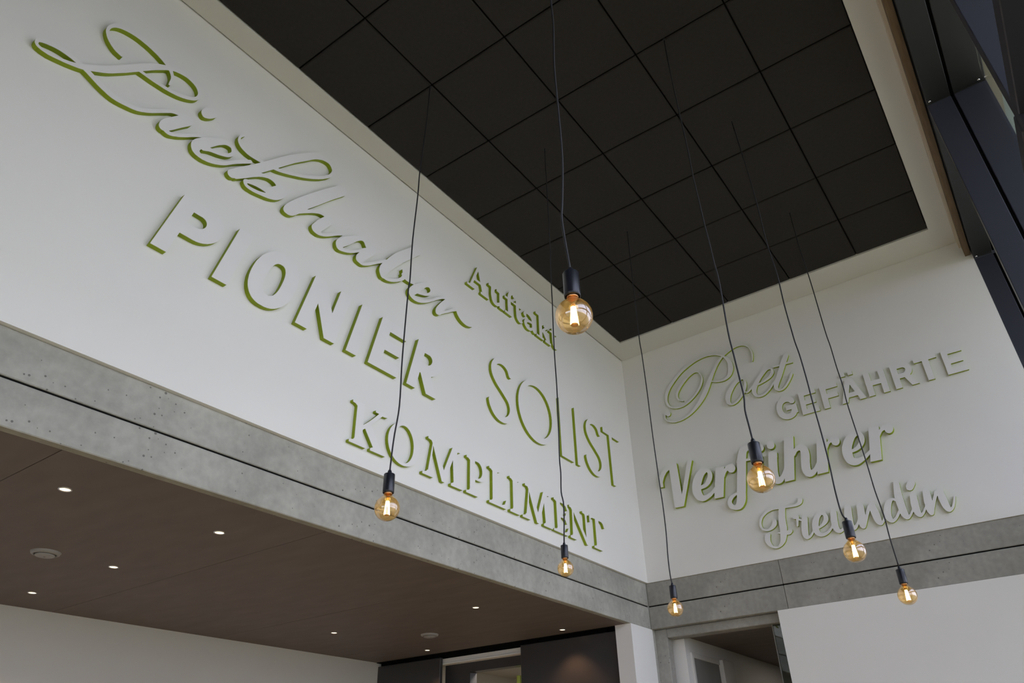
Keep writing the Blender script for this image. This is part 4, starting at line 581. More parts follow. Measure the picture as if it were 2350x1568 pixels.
["B","Verführer","er",0.04,[[8134,38486,8571,38481,8597,38495,8974,40227,9025,40293,9181,40566,9263,40679,9362,40756,9418,40780,9429,40773,9463,40697,9501,40641,9550,40590,9597,40554,9672,40517,9767,40495,9851,40498,9917,40517,9974,40545,10021,40580,10098,40669,10126,40716,10157,40810,10167,40886,10157,40989,10126,41083,10070,41177,10002,41248,9964,41274,9851,41321,9767,41327,9663,41311,9597,41282,9550,41295,9494,41295,9447,41283,9390,41248,9136,41005,9127,41006,9123,41017,9159,41224,9145,41247,9061,41257,8769,41257,8722,41267,8430,41267,8383,41276,8364,41271,8341,41206,7961,39540,7950,39529,7894,39513,7856,39488,7658,39291,7526,39199,7423,39142,7291,39086,7150,39046,7075,39037,6981,39036,6952,39027,6849,39037,6793,39050,6764,39085,6706,39210,6666,39352,6638,39540,6638,39643,6651,39657,6877,39677,7046,39705,7206,39754,7272,39783,7423,39876,7479,39921,7555,39987,7653,40095,7764,40246,7821,40349,7877,40481,7917,40622,7935,40726,7935,40914,7914,41008,7863,41140,7747,41319,7639,41427,7540,41488,7404,41537,7282,41558,7065,41559,6990,41549,6868,41518,6783,41486,6670,41424,6538,41332,6317,41121,6131,40876,6075,40782,5990,40613,5896,40359,5828,40067,5809,39897,5809,39530,5840,39342,5877,39210,5924,39097,5981,38994,6082,38853,6218,38717,6312,38644,6406,38588,6529,38540,6614,38519,6689,38518,6717,38510,6745,38518,6811,38519,6943,38550,7112,38606,7395,38737,7564,38841,7846,39052,7856,39051,7758,38542,7755,38495],[6698,39996,6691,40001,6694,40020,6724,40114,6809,40321,6922,40556,7063,40801,7155,40923,7263,41022,7395,41113,7442,41135,7460,41130,7491,41074,7510,41017,7521,40961,7521,40876,7500,40792,7461,40684,7378,40519,7293,40387,7169,40232,7037,40121,6905,40055]]],
["B","Verführer","f",0.04,[[9601,37049,9794,37045,9851,37054,9964,37085,10099,37162,10190,37233,10321,37385,10418,37529,10493,37680,10531,37783,10580,37981,10656,38423,10740,38791,10975,39920,11225,41194,11244,41206,11451,41205,11498,41195,11874,41186,11924,41209,11951,41247,11951,41332,11922,41374,11874,41400,11743,41403,11705,41412,11507,41412,11470,41421,11300,41421,11284,41426,11281,41435,11411,41925,11468,42038,11545,42115,11602,42152,11696,42183,11790,42144,12006,42026,12072,42005,12119,42005,12176,42017,12226,42047,12260,42082,12291,42132,12302,42169,12309,42245,12291,42311,12246,42386,12213,42416,11997,42548,11809,42642,11705,42672,11583,42691,11394,42692,11319,42682,11159,42642,11046,42586,10933,42503,10835,42395,10752,42273,10668,42104,10564,41840,10498,41642,10455,41473,10383,41426,10355,41360,10371,41304,10404,41256,10392,41162,10364,41040,10250,40362,9889,38598,9879,38580,9870,38578,9804,38594,9503,38510,9390,38472,9258,38407,9145,38324,9037,38216,8955,38103,8908,38009,8868,37868,8868,37652,8908,37501,8976,37376,9032,37309,9133,37228,9211,37179,9305,37132,9465,37076],[9474,37517,9427,37544,9352,37619,9294,37708,9263,37821,9263,37878,9284,37934,9357,38047,9474,38174,9550,38228,9663,38294,9823,38379,9841,38379,9799,38141,9759,37972,9664,37680,9625,37602,9569,37544,9512,37515]]],
["B","Verführer","first dot of ü",0.04,[[12637,41747,12773,41742,12848,41768,12917,41812,12947,41841,12992,41907,13020,41963,13041,42057,13041,42123,13029,42179,13008,42240,12961,42324,12924,42368,12848,42426,12745,42466,12622,42466,12575,42454,12497,42415,12420,42339,12394,42302,12355,42189,12355,42048,12366,42001,12404,41916,12439,41869,12497,41812,12599,41756]]],
["B","Verführer","second dot of ü",0.04,[[13612,41733,13749,41729,13824,41755,13890,41797,13932,41837,13977,41903,14016,42016,14016,42157,13986,42251,13946,42320,13871,42397,13833,42423,13777,42451,13692,42472,13636,42472,13579,42460,13513,42432,13457,42397,13379,42308,13330,42185,13330,42044,13351,41969,13389,41893,13415,41856,13473,41799,13575,41743]]],
["B","Verführer","ühr",0.04,[[16279,38446,16453,38442,16632,38500,16717,38547,16821,38620,16990,38797,16999,38796,17003,38785,16957,38540,16962,38523,16971,38517,17845,38521,17907,38803,18240,40507,18281,40554,18468,40832,18515,40878,18581,40923,18675,40961,18692,40959,18697,40949,18720,40818,18757,40733,18806,40672,18872,40618,18985,40578,19070,40578,19117,40590,19224,40648,19307,40742,19345,40818,19376,40940,19375,41025,19345,41138,19315,41197,19239,41281,19155,41328,19079,41349,19032,41349,18976,41337,18891,41303,18816,41347,18731,41347,18493,41194,18345,41060,18336,41061,18335,41072,18387,41382,18383,41432,17884,41425,17837,41415,17573,41410,17550,41345,17142,39509,17131,39498,17084,39483,17046,39456,16905,39243,16830,39157,16698,39065,16623,39027,16557,39018,16543,39039,16525,39142,16525,39312,16590,39745,16684,40131,16731,40413,16731,40818,16710,40940,16672,41062,16613,41178,16580,41222,16494,41307,16416,41357,16284,41413,16162,41434,16039,41434,15879,41394,15748,41328,15622,41241,15559,41182,15550,41183,15546,41194,15761,42342,15766,42407,15757,42412,15719,42404,15569,42403,15531,42394,15390,42394,15343,42385,15202,42385,15155,42375,15013,42375,14948,42365,14934,42352,14906,42229,14396,39773,14366,39632,14355,39613,14275,39566,14112,39312,14039,39227,13940,39138,13856,39074,13818,39054,13809,39055,13799,39072,13786,39161,13785,39321,13776,39368,13795,39651,13927,40479,13983,40789,14020,40883,14085,41307,14072,41320,13969,41324,13931,41378,13849,41448,13743,41497,13686,41509,13611,41509,13517,41488,13404,41420,13347,41349,13308,41326,13296,41307,13286,41213,13164,40554,13126,40272,13042,39782,13032,39613,13023,39575,13023,39462,13032,39434,13039,39293,13022,39265,12896,39138,12849,39103,12698,39046,12604,39025,12566,39025,12538,39036,12508,39095,12459,39265,12449,39378,12458,39425,12459,39547,12467,39575,12468,39641,12496,39886,12534,40131,12675,40836,12702,40883,12768,41307,12755,41320,12660,41324,12618,41382,12538,41453,12472,41488,12378,41518,12293,41522,12162,41488,12077,41434,12007,41354,11976,41335,11790,40451,11743,40159,11733,39999,11724,39971,11723,39848,11715,39811,11715,39406,11755,39199,11802,39067,11831,39011,11978,38794,12077,38696,12169,38625,12312,38557,12425,38536,12500,38536,12642,38566,12745,38604,12886,38679,13009,38761,13131,38873,13141,38869,13195,38756,13232,38700,13300,38620,13385,38556,13507,38500,13555,38489,13686,38479,13762,38491,13903,38533,14044,38630,14105,38690,14200,38813,14223,38827,14226,38813,14182,38540,14195,38527,15003,38530,15065,38803,15424,40554,15437,40570,15475,40581,15503,40599,15545,40639,15677,40818,15748,40897,15832,40942,15945,40963,16002,40942,16037,40902,16044,40874,16044,40771,16006,40488,15885,39923,15837,39622,15809,39415,15809,39142,15821,39067,15877,38869,15943,38728,16009,38625,16077,38554,16133,38510,16228,38463]]],
["B","Verführer","second er",0.04,[[21694,38504,22057,38499,22086,38513,22448,40414,22461,40454,22636,40687,22706,40767,22791,40821,22932,40876,22945,40866,22947,40772,22977,40678,23031,40584,23101,40525,23205,40487,23261,40485,23346,40506,23443,40565,23492,40612,23537,40678,23565,40734,23596,40847,23595,40988,23574,41064,23534,41142,23450,41226,23356,41265,23252,41265,23205,41254,23101,41200,23064,41235,23007,41263,22951,41263,22885,41235,22694,41101,22636,41054,22565,40979,22556,40978,22561,41045,22607,41289,22603,41339,22452,41341,22405,41332,21878,41312,21776,41299,21417,39503,21370,39493,21163,39339,21050,39273,20828,39162,20692,39113,20513,39073,20447,39072,20410,39064,20344,39064,20297,39073,20193,39104,20108,39160,20088,39200,20067,39322,20067,39633,20072,39642,20108,39656,20306,39676,20410,39695,20494,39716,20617,39762,20767,39838,20911,39934,20993,40005,21106,40129,21165,40216,21230,40358,21278,40518,21299,40640,21299,40781,21289,40847,21259,40960,21193,41111,21116,41227,21059,41285,21012,41320,20956,41348,20861,41376,20786,41388,20607,41388,20447,41360,20287,41310,20184,41264,19955,41120,19901,41077,19765,40941,19626,40753,19497,40512,19410,40292,19361,40113,19313,39812,19314,39482,19344,39294,19372,39181,19448,38974,19532,38824,19568,38776,19657,38687,19732,38633,19845,38577,19930,38549,20033,38528,20165,38521,20297,38537,20476,38596,20861,38803,21119,38974,21266,39092,21323,39148,21341,39157,21345,39144,21327,39049,21215,38541,21219,38524,21323,38508],[20118,39914,20114,39944,20135,40028,20203,40211,20352,40499,20511,40744,20546,40791,20654,40896,20786,40980,20843,41002,20880,41000,20910,40922,20922,40857,20922,40706,20873,40537,20826,40433,20779,40358,20697,40254,20598,40156,20504,40083,20447,40045,20334,39989]]],
["B","Freundin","F",0.0247,[[12191,33174,12365,33170,12459,33191,12624,33250,12751,33314,12836,33370,13005,33518,13111,33654,13224,33871,13325,34125,13344,34127,13391,34111,13467,34102,13514,34102,13608,34123,13702,34177,13805,34271,13835,34313,13847,34351,13845,34436,13810,34492,13768,34522,13730,34534,13664,34534,13504,34471,13420,34454,13406,34464,13461,34812,13462,34906,13471,34944,13472,35104,13481,35142,13481,35311,13490,35339,13500,35527,13575,35942,13662,36327,13674,36346,13711,36351,13843,36333,14060,36322,14088,36314,14201,36313,14229,36304,14342,36303,14370,36295,14596,36295,14775,36323,14944,36373,15057,36438,15104,36483,15144,36535,15182,36610,15219,36713,15231,36798,15200,36883,15151,36934,15104,36960,15038,36972,14982,36960,14932,36930,14888,36886,14867,36845,14823,36695,14798,36657,14737,36596,14662,36542,14549,36495,14445,36474,14370,36473,14332,36464,13937,36464,13655,36493,13624,36506,13542,36593,13476,36621,13410,36633,13297,36611,13231,36567,13175,36512,13100,36512,12761,36558,12582,36558,12497,36548,12252,36499,11979,36405,11829,36330,11707,36254,11584,36162,11467,36045,11375,35913,11328,35829,11290,35744,11241,35575,11231,35509,11232,35273,11262,35142,11290,35076,11363,34963,11438,34887,11584,34791,11688,34754,11801,34733,11961,34733,12083,34751,12252,34801,12394,34867,12525,34958,12633,35066,12697,35179,12718,35255,12727,35320,12728,35424,12736,35452,12715,35527,12667,35588,12601,35624,12507,35626,12469,35614,12422,35579,12382,35527,12354,35452,12330,35349,12273,35236,12191,35123,12121,35052,11970,34942,11895,34904,11810,34883,11697,34904,11594,34961,11533,35019,11460,35142,11429,35245,11420,35311,11419,35415,11439,35546,11498,35716,11554,35819,11612,35907,11683,35989,11810,36097,11979,36207,12158,36292,12328,36348,12441,36377,12629,36407,12864,36407,12892,36399,13062,36388,13109,36378,13122,36365,12994,35942,12945,35744,12907,35537,12897,35396,12888,35367,12887,35283,12879,35255,12859,34822,12851,34793,12850,34718,12819,34464,12808,34446,12789,34440,12601,34449,12582,34440,12568,34417,12571,34389,12591,34368,12780,34308,12794,34285,12746,33956,12706,33767,12659,33654,12582,33529,12478,33424,12403,33370,12328,33333,12252,33320,12201,33334,12111,33387,12013,33485,11968,33551,11940,33607,11891,33767,11881,33843,11881,33974,11909,34172,11983,34426,11953,34511,11904,34560,11819,34590,11763,34591,11716,34578,11678,34553,11641,34514,11612,34461,11507,34332,11479,34285,11441,34182,11429,34116,11429,33956,11439,33890,11488,33730,11565,33595,11599,33551,11721,33429,11819,33351,11951,33267,12041,33222,12149,33182]]],
["B","Freundin","reundin",0.0247,[[16014,33426,16207,33422,16339,33452,16490,33508,16602,33565,16734,33657,16861,33765,17007,33918,17018,33916,17062,33765,17090,33709,17167,33593,17219,33539,17327,33462,17431,33431,17515,33431,17619,33462,17675,33490,17826,33591,17896,33671,17972,33774,18090,33892,18127,33918,18138,33916,18172,33784,18238,33643,18334,33535,18419,33481,18504,33450,18607,33440,18692,33462,18748,33490,18838,33567,18911,33661,19021,33832,19031,33835,19066,33661,19104,33586,19168,33492,19216,33445,19257,33424,19360,33424,19420,33454,19468,33501,19569,33661,19904,34349,20102,34706,20123,34720,20128,34612,20136,34584,20137,34471,20146,34443,20175,34104,20203,33934,20252,33765,20337,33605,20401,33520,20471,33462,20556,33424,20631,33422,20678,33434,20753,33478,20861,33586,20943,33690,21026,33825,21045,33850,21054,33851,21081,33774,21146,33652,21224,33563,21290,33509,21318,33490,21421,33450,21506,33450,21600,33481,21685,33528,21831,33633,21943,33746,22142,34000,22165,34020,22176,34010,22219,33831,22285,33690,22330,33624,22419,33535,22457,33509,22523,33481,22636,33481,22701,33509,22749,33544,22941,33746,23097,33965,23108,33963,23142,33821,23179,33718,23252,33596,23313,33535,23370,33495,23464,33460,23530,33462,23586,33481,23646,33520,23690,33554,23789,33652,23887,33771,23972,33909,24000,33944,24010,33945,24045,33709,24111,33567,24160,33489,24195,33454,24254,33431,24292,33431,24367,33462,24425,33520,24501,33690,24554,33840,24818,34414,24958,34669,25026,34775,25054,34804,25059,34462,25068,34424,25078,34245,25116,33972,25165,33784,25269,33577,25295,33539,25351,33483,25450,33434,25525,33431,25629,33471,25723,33535,25840,33652,25922,33774,26017,33953,26092,34123,26195,34462,26207,34527,26187,34565,26156,34578,26097,34546,25969,34245,25810,33916,25742,33807,25694,33763,25657,33745,25647,33749,25605,34480,25596,34509,25595,34584,25587,34612,25586,34687,25568,34810,25548,35064,25527,35177,25497,35236,25440,35291,25365,35322,25309,35322,25214,35292,25177,35266,25111,35197,25036,35200,24979,35172,24921,35102,24704,34697,24631,34542,24612,34523,24608,34593,24616,34622,24617,34753,24626,34782,24627,34913,24635,34942,24636,35073,24645,35111,24642,35309,24605,35393,24537,35461,24480,35489,24405,35501,24320,35480,24242,35431,24203,35393,24168,35346,24130,35252,24034,34556,24011,34189,23878,34041,23751,33850,23646,33756,23614,33744,23600,33803,23600,34038,23609,34076,23610,34179,23619,34207,23620,34320,23628,34349,23629,34471,23637,34499,23657,34876,23675,35026,23675,35167,23663,35214,23626,35290,23580,35337,23501,35369,23407,35369,23341,35348,23266,35294,23217,35233,23179,35139,23083,34527,23080,34170,22961,34047,22843,33875,22758,33808,22739,33805,22725,33916,22724,34047,22716,34076,22715,34217,22707,34245,22706,34414,22697,34452,22697,35440,22706,35478,22706,35638,22715,35676,22735,36052,22743,36080,22754,36297,22762,36325,22762,36447,22750,36494,22722,36551,22673,36602,22617,36628,22551,36639,22476,36619,22419,36584,22379,36542,22332,36457,22180,35723,22142,35469,22132,35290,22118,35255,22108,35252,22014,35311,21939,35332,21864,35341,21751,35332,21619,35291,21581,35273,21497,35215,21379,35102,21316,35017,21240,34894,21137,34669,21090,34527,21050,34349,21031,34217,21028,34076,20913,33947,20819,33784,20772,33755,20763,33758,20758,33774,20739,34349,20710,34593,20597,35167,20556,35255,20508,35301,20414,35341,20348,35341,20273,35320,20207,35275,20158,35214,20123,35149,20057,35122,20008,35073,19828,34716,19709,34452,19699,34448,19723,34782,19731,34810,19732,34894,19741,34923,19742,35007,19750,35036,19751,35120,19760,35149,19760,35233,19750,35290,19720,35356,19661,35424,19567,35471,19483,35477,19388,35451,19323,35407,19255,35327,19226,35262,19205,35158,19087,34288,18991,34151,18894,33981,18767,33855,18692,33808,18669,33850,18669,34066,18677,34094,18678,34170,18687,34198,18716,34537,18809,35139,18819,35271,18797,35356,18760,35431,18692,35492,18598,35529,18504,35530,18424,35506,18344,35454,18285,35384,18248,35290,18132,34734,18114,34612,18104,34518,18110,34123,17864,33920,17751,33793,17704,33754,17628,33733,17581,33733,17562,33744,17542,33793,17511,33944,17511,34160,17520,34198,17530,34443,17623,35083,17623,35186,17614,35233,17576,35299,17515,35358,17450,35386,17374,35395,17299,35376,17224,35332,17165,35262,17137,35196,17022,34593,17002,34414,17002,34189,16908,34057,16810,33958,16690,33859,16584,33782,16471,33725,16320,33686,16217,33676,16160,33688,16104,33716,16052,33765,15991,33874,15977,33925,15967,34010,15972,34111,16038,34111,16367,34234,16480,34290,16643,34396,16687,34429,16793,34537,16859,34650,16889,34763,16890,34942,16880,34998,16849,35102,16786,35205,16697,35282,16574,35348,16461,35379,16330,35379,16170,35348,16047,35301,15875,35177,15727,35010,15631,34866,15565,34734,15499,34546,15459,34330,15465,34047,15351,33939,15219,33789,15134,33734,15049,33705,15037,33718,15102,34236,15177,34640,15280,35120,15283,35196,15268,35271,15233,35327,15181,35377,15097,35414,15021,35416,14955,35395,14887,35356,14835,35290,14789,35158,14777,35152,14729,35156,14635,35210,14603,35243,14587,35271,14621,35365,14621,35459,14600,35516,14563,35572,14522,35602,14447,35633,14362,35633,14268,35603,14155,35546,14104,35497,14085,35450,14085,35384,14089,35361,14116,35318,14155,35288,14212,35267,14325,35254,14348,35224,14264,34725,14264,34678,14278,34647,14315,34620,14344,34617,14391,34640,14403,34659,14421,34706,14515,35092,14532,35094,14729,34999,14743,34979,14633,34565,14603,34414,14556,34113,14549,33991,14556,33869,14586,33746,14624,33661,14697,33549,14786,33471,14871,33441,14946,33441,15040,33471,15153,33528,15247,33591,15364,33709,15501,33872,15511,33869,15574,33727,15671,33601,15734,33549,15812,33499,15887,33462],[21572,33727,21563,33730,21551,33756,21540,33812,21530,33991,21558,34198,21636,34527,21702,34725,21787,34923,21888,35083,21939,35131,21967,35132,22099,35031,22113,35007,22113,34725,22122,34687,22133,34405,22141,34377,22138,34302,21935,34066,21788,33855,21704,33782,21628,33744],[15991,34290,15996,34349,16045,34546,16083,34659,16159,34838,16224,34951,16311,35054,16386,35122,16414,35141,16452,35150,16494,35111,16518,35076,16541,35007,16541,34904,16531,34857,16510,34782,16473,34697,16400,34593,16273,34467,16010,34290]]],
["B","Freundin","dot of i",0.0247,[[23303,35622,23420,35618,23486,35640,23546,35679,23613,35745,23799,35990,23836,36065,23848,36112,23855,36168,23848,36234,23799,36347,23740,36406,23646,36446,23571,36446,23496,36424,23411,36366,23350,36300,23165,36055,23136,35990,23124,35933,23124,35839,23136,35782,23166,35723,23227,35660]]]]''')


def letter(wall, d, loops):
    """one mounted letter: white face plate and lime green edge, built from its outline"""
    flat = [[(L[i] / 1e4, L[i + 1] / 1e4) for i in range(0, len(L), 2)] for L in loops]
    allp = [q_ for L in flat for q_ in L]
    u0 = sum(q_[0] for q_ in allp) / len(allp)
    z0 = min(q_[1] for q_ in allp)
    if wall == 'L':
        base = (u0, 0.0, z0)
        tf = lambda u, z, w: (u - u0, -w, z - z0)
    else:
        base = (0.0, -u0, z0)
        tf = lambda u, z, w: (-w, -(u - u0), z - z0)
    plate = .003
    root = empty('letter', base)
    tris = tessellate_polygon([[Vector((q_[0], q_[1], 0)) for q_ in L] for L in flat])
    n = len(allp)

    def orient(t):
        a, b, c = (allp[i] for i in t)
        return t if (b[0] - a[0]) * (c[1] - a[1]) - (b[1] - a[1]) * (c[0] - a[0]) > 0 else t[::-1]

    tris = [orient(t) for t in tris]
    # face plate: front cap plus its thin white rim
    v = [tf(q_[0], q_[1], d) for q_ in allp] + [tf(q_[0], q_[1], d - plate) for q_ in allp]
    f = [tuple(t) for t in tris]
    e = [tf(q_[0], q_[1], d - plate) for q_ in allp] + [tf(q_[0], q_[1], 0.0005) for q_ in allp]
    g = [tuple(i + n for i in t[::-1]) for t in tris]
    k0 = 0
    for L in flat:
        m_ = len(L)
        for i in range(m_):
            a, b = k0 + i, k0 + (i + 1) % m_
            f.append((b, a, a + n, b + n)[::-1] if False else (a, a + n, b + n, b))
            g.append((a, a + n, b + n, b))
        k0 += m_
    me = bpy.data.meshes.new('face'); me.from_pydata(v, [], f); me.update()
    link('face', me, M['face'], root)
    me = bpy.data.meshes.new('edge'); me.from_pydata(e, [], g); me.update()
    link('edge', me, M['lime'], root)
    return root


WHERE = {
    'PIONIER': 'in slanted PIONIER on the long wall',
    'SOLIST': 'in thin tall SOLIST on the long wall',
    'KOMPLIMENT': 'in KOMPLIMENT above the beam',
    'Auftakt': 'in small Auftakt on the long wall',
    'GEFÄHRTE': 'in bold GEFÄHRTE on the short wall',
}
SPECIAL = {
    ('Liebhaber', 'Liebhaber#0'): 'joined letters Lie beginning the script word Liebhaber at top left',
    ('Liebhaber', 'Liebhaber#1'): 'tall looped script letter b after Lie in the word Liebhaber',
    ('Liebhaber', 'Liebhaber#2'): 'script letter h in the middle of the word Liebhaber',
    ('Liebhaber', 'Liebhaber#3'): 'joined script letters aber ending the word Liebhaber',
    ('Liebhaber', 'dot'): 'small oval dot over the i of the script word Liebhaber',
    ('Poet', 'P'): 'large thin looping script P of the word Poet',
    ('Poet', 'oet'): 'joined thin script letters oet of the word Poet',
    ('GEFÄHRTE', 'dot of Ä'): 'small square left dot above the A of GEFÄHRTE',
    ('GEFÄHRTE', 'second dot of Ä'): 'small square right dot above the A of GEFÄHRTE',
    ('Verführer', 'V'): 'thick script V beginning the word Verführer',
    ('Verführer', 'er'): 'joined thick letters er right after the V of Verführer',
    ('Verführer', 'f'): 'tall thick letter f of Verführer, left of a bulb',
    ('Verführer', 'first dot of ü'): 'round left dot of the ü in Verführer, beside a lamp socket',
    ('Verführer', 'second dot of ü'): 'round right dot of the ü in Verführer',
    ('Verführer', 'ühr'): 'joined thick letters ühr in the middle of Verführer',
    ('Verführer', 'second er'): 'joined thick letters er ending the word Verführer',
    ('Freundin', 'F'): 'curly script capital F beginning the word Freundin',
    ('Freundin', 'reundin'): 'joined script letters reundin of the word Freundin',
    ('Freundin', 'dot of i'): 'dot over the i near the end of the word Freundin',
}
words = {}
for rec in LET:
    words.setdefault(rec[1], []).append(rec[2])
seen = {}
for wall, word, ch, d, loops in LET:
    o = letter(wall, d, loops)
    i = seen.get(word, 0)
    seen[word] = i + 1
    lab = SPECIAL.get((word, ch))
    if lab is None:
        seq = [c for c in words[word] if 'dot' not in c]
        i = seq.index(ch) if seq.count(ch) == 1 else [k for k, c in enumerate(seq) if c == ch][sum(1 for c in words[word][:i] if c == ch)]
        if i == 0: pos = 'first letter'
        elif i == len(seq) - 1: pos = 'last letter'
        else: pos = 'between %s and %s' % (seq[i - 1], seq[i + 1])
        lab = 'letter %s, %s, %s' % (ch, pos, WHERE[word])
    tag(o, 'white green-edged ' + lab, 'letter', 'raised letters of the word ' + word)


# ------------------------------------------------------------------ pendant lamps
LAMPS = json.loads('''{"A": {"c": [-4.0277, -0.69, 2.717], "dia": 0.1148, "cord": [[-3.965, -0.7514, 5.588], [-3.9711, -0.7453, 5.2935], [-3.9808, -0.736, 5.0167], [-3.9894, -0.7277, 4.8001], [-3.9914, -0.7257, 4.6163], [-4.0009, -0.7164, 4.2774], [-4.0015, -0.7157, 4.0082], [-4.0053, -0.712, 3.9287], [-4.0099, -0.7075, 3.6153], [-4.0111, -0.7062, 3.4569], [-4.0101, -0.7071, 3.2337], [-4.0202, -0.6973, 3.0819], [-4.0242, -0.6935, 3.0009], [-4.0277, -0.69, 2.8976]]}, "B": {"c": [-3.0613, -1.016, 2.5852], "dia": 0.0834, "cord": [[-3.0445, -1.0432, 5.588], [-3.0458, -1.0411, 5.1406], [-3.0471, -1.0391, 4.7877], [-3.0513, -1.0322, 4.3731], [-3.052, -1.0311, 4.234], [-3.0543, -1.0275, 4.0479], [-3.0553, -1.0257, 3.8389], [-3.0545, -1.027, 3.6368], [-3.0566, -1.0236, 3.3761], [-3.0596, -1.0187, 3.1882], [-3.0585, -1.0206, 3.1011], [-3.0606, -1.0172, 2.9916], [-3.0557, -1.0251, 2.911], [-3.0613, -1.016, 2.7164]]}, "C": {"c": [-3.3483, -2.1662, 2.6947], "dia": 0.1137, "cord": [[-3.3533, -2.1487, 5.588], [-3.3541, -2.1457, 5.3261], [-3.3538, -2.1467, 5.1259], [-3.3535, -2.148, 4.9459], [-3.3529, -2.1501, 4.7822], [-3.3524, -2.1517, 4.6266], [-3.3529, -2.1501, 4.427], [-3.3519, -2.1534, 4.2431], [-3.3511, -2.1562, 4.0741], [-3.3499, -2.1606, 3.9531], [-3.3493, -2.1626, 3.8369], [-3.348, -2.1673, 3.7066], [-3.35, -2.16, 3.4257], [-3.3493, -2.1628, 3.3023], [-3.3482, -2.1664, 3.1798], [-3.3476, -2.1685, 3.0824], [-3.3497, -2.1612, 3.0131], [-3.349, -2.1635, 2.9414], [-3.3483, -2.1662, 2.8736]]}, "D": {"c": [-1.8654, -1.0584, 2.57], "dia": 0.0972, "cord": [[-1.8562, -1.0793, 5.588], [-1.859, -1.0731, 5.2893], [-1.8621, -1.066, 4.8999], [-1.8645, -1.0606, 4.5361], [-1.8631, -1.0637, 4.406], [-1.8626, -1.0648, 4.1157], [-1.8632, -1.0636, 3.9267], [-1.8636, -1.0626, 3.6925], [-1.8628, -1.0645, 3.3966], [-1.8618, -1.0668, 3.24], [-1.8629, -1.0642, 3.0514], [-1.8668, -1.0554, 2.8847], [-1.8672, -1.0544, 2.7747], [-1.8654, -1.0584, 2.723]]}, "E": {"c": [-2.4501, -2.2784, 2.5694], "dia": 0.1041, "cord": [[-2.4582, -2.2358, 5.588], [-2.4565, -2.245, 5.312], [-2.455, -2.253, 5.0636], [-2.4544, -2.256, 4.804], [-2.4549, -2.2531, 4.4812], [-2.453, -2.2634, 4.2495], [-2.4538, -2.2588, 4.0234], [-2.4534, -2.261, 3.8398], [-2.4531, -2.2626, 3.7641], [-2.4521, -2.2683, 3.6771], [-2.4516, -2.2711, 3.5333], [-2.4517, -2.2703, 3.4009], [-2.4516, -2.2705, 3.3219], [-2.4513, -2.2721, 3.1861], [-2.4516, -2.2707, 3.034], [-2.4528, -2.2644, 2.8845], [-2.4526, -2.2651, 2.7686], [-2.4501, -2.2784, 2.7332]]}, "F": {"c": [-1.2457, -2.2744, 2.5691], "dia": 0.1079, "cord": [[-1.2493, -2.2492, 5.588], [-1.2498, -2.2461, 5.2341], [-1.2489, -2.2518, 4.9755], [-1.2487, -2.2536, 4.8277], [-1.2487, -2.2533, 4.4531], [-1.248, -2.2581, 4.3165], [-1.248, -2.2583, 4.1454], [-1.2473, -2.263, 3.9872], [-1.2482, -2.2573, 3.865], [-1.2474, -2.2624, 3.6261], [-1.2467, -2.2674, 3.4241], [-1.2466, -2.2678, 3.2241], [-1.2454, -2.2763, 3.0572], [-1.246, -2.2721, 2.9172], [-1.2457, -2.2744, 2.739]]}, "N": {"c": [-4.7732, -2.1497, 2.7592], "dia": 0.108, "cord": [[-4.8202, -2.1497, 5.588], [-4.7958, -2.1539, 5.0813], [-4.7903, -2.1721, 4.5745], [-4.7887, -2.1691, 4.3943], [-4.7864, -2.1677, 4.2244], [-4.7835, -2.1679, 4.064], [-4.7847, -2.1582, 3.8449], [-4.7818, -2.1574, 3.6544], [-4.7783, -2.1573, 3.4508], [-4.7779, -2.1541, 3.3344], [-4.7809, -2.1442, 3.1898], [-4.7826, -2.1393, 3.1278], [-4.7793, -2.1423, 3.0409], [-4.7732, -2.1497, 2.9291]]}}''')
LL = dict(
    N='nearest and largest pendant lamp, its big amber globe hanging in front of the black ceiling',
    A='pendant lamp farthest left, amber globe in front of the concrete beam below KOMPLIMENT',
    B='pendant lamp in front of the last letters of KOMPLIMENT, amber globe on the beam',
    C='pendant lamp hanging in front of the word Verführer, amber globe covering its ü',
    D='smallest pendant lamp, hanging by the room corner before the concrete beam',
    E='pendant lamp whose black socket covers part of the word Freundin',
    F='pendant lamp farthest right, globe at the lower edge of the concrete beam',
)
proto = {}


def globe_profile():
    pr = [(0.0, -.0575)]
    for a in range(-80, 56, 8):
        pr.append((.0575 * math.cos(math.radians(a)), .0575 * math.sin(math.radians(a))))
    pr += [(.0265, .0535), (.0205, .0600), (.0175, .0690)]
    return pr


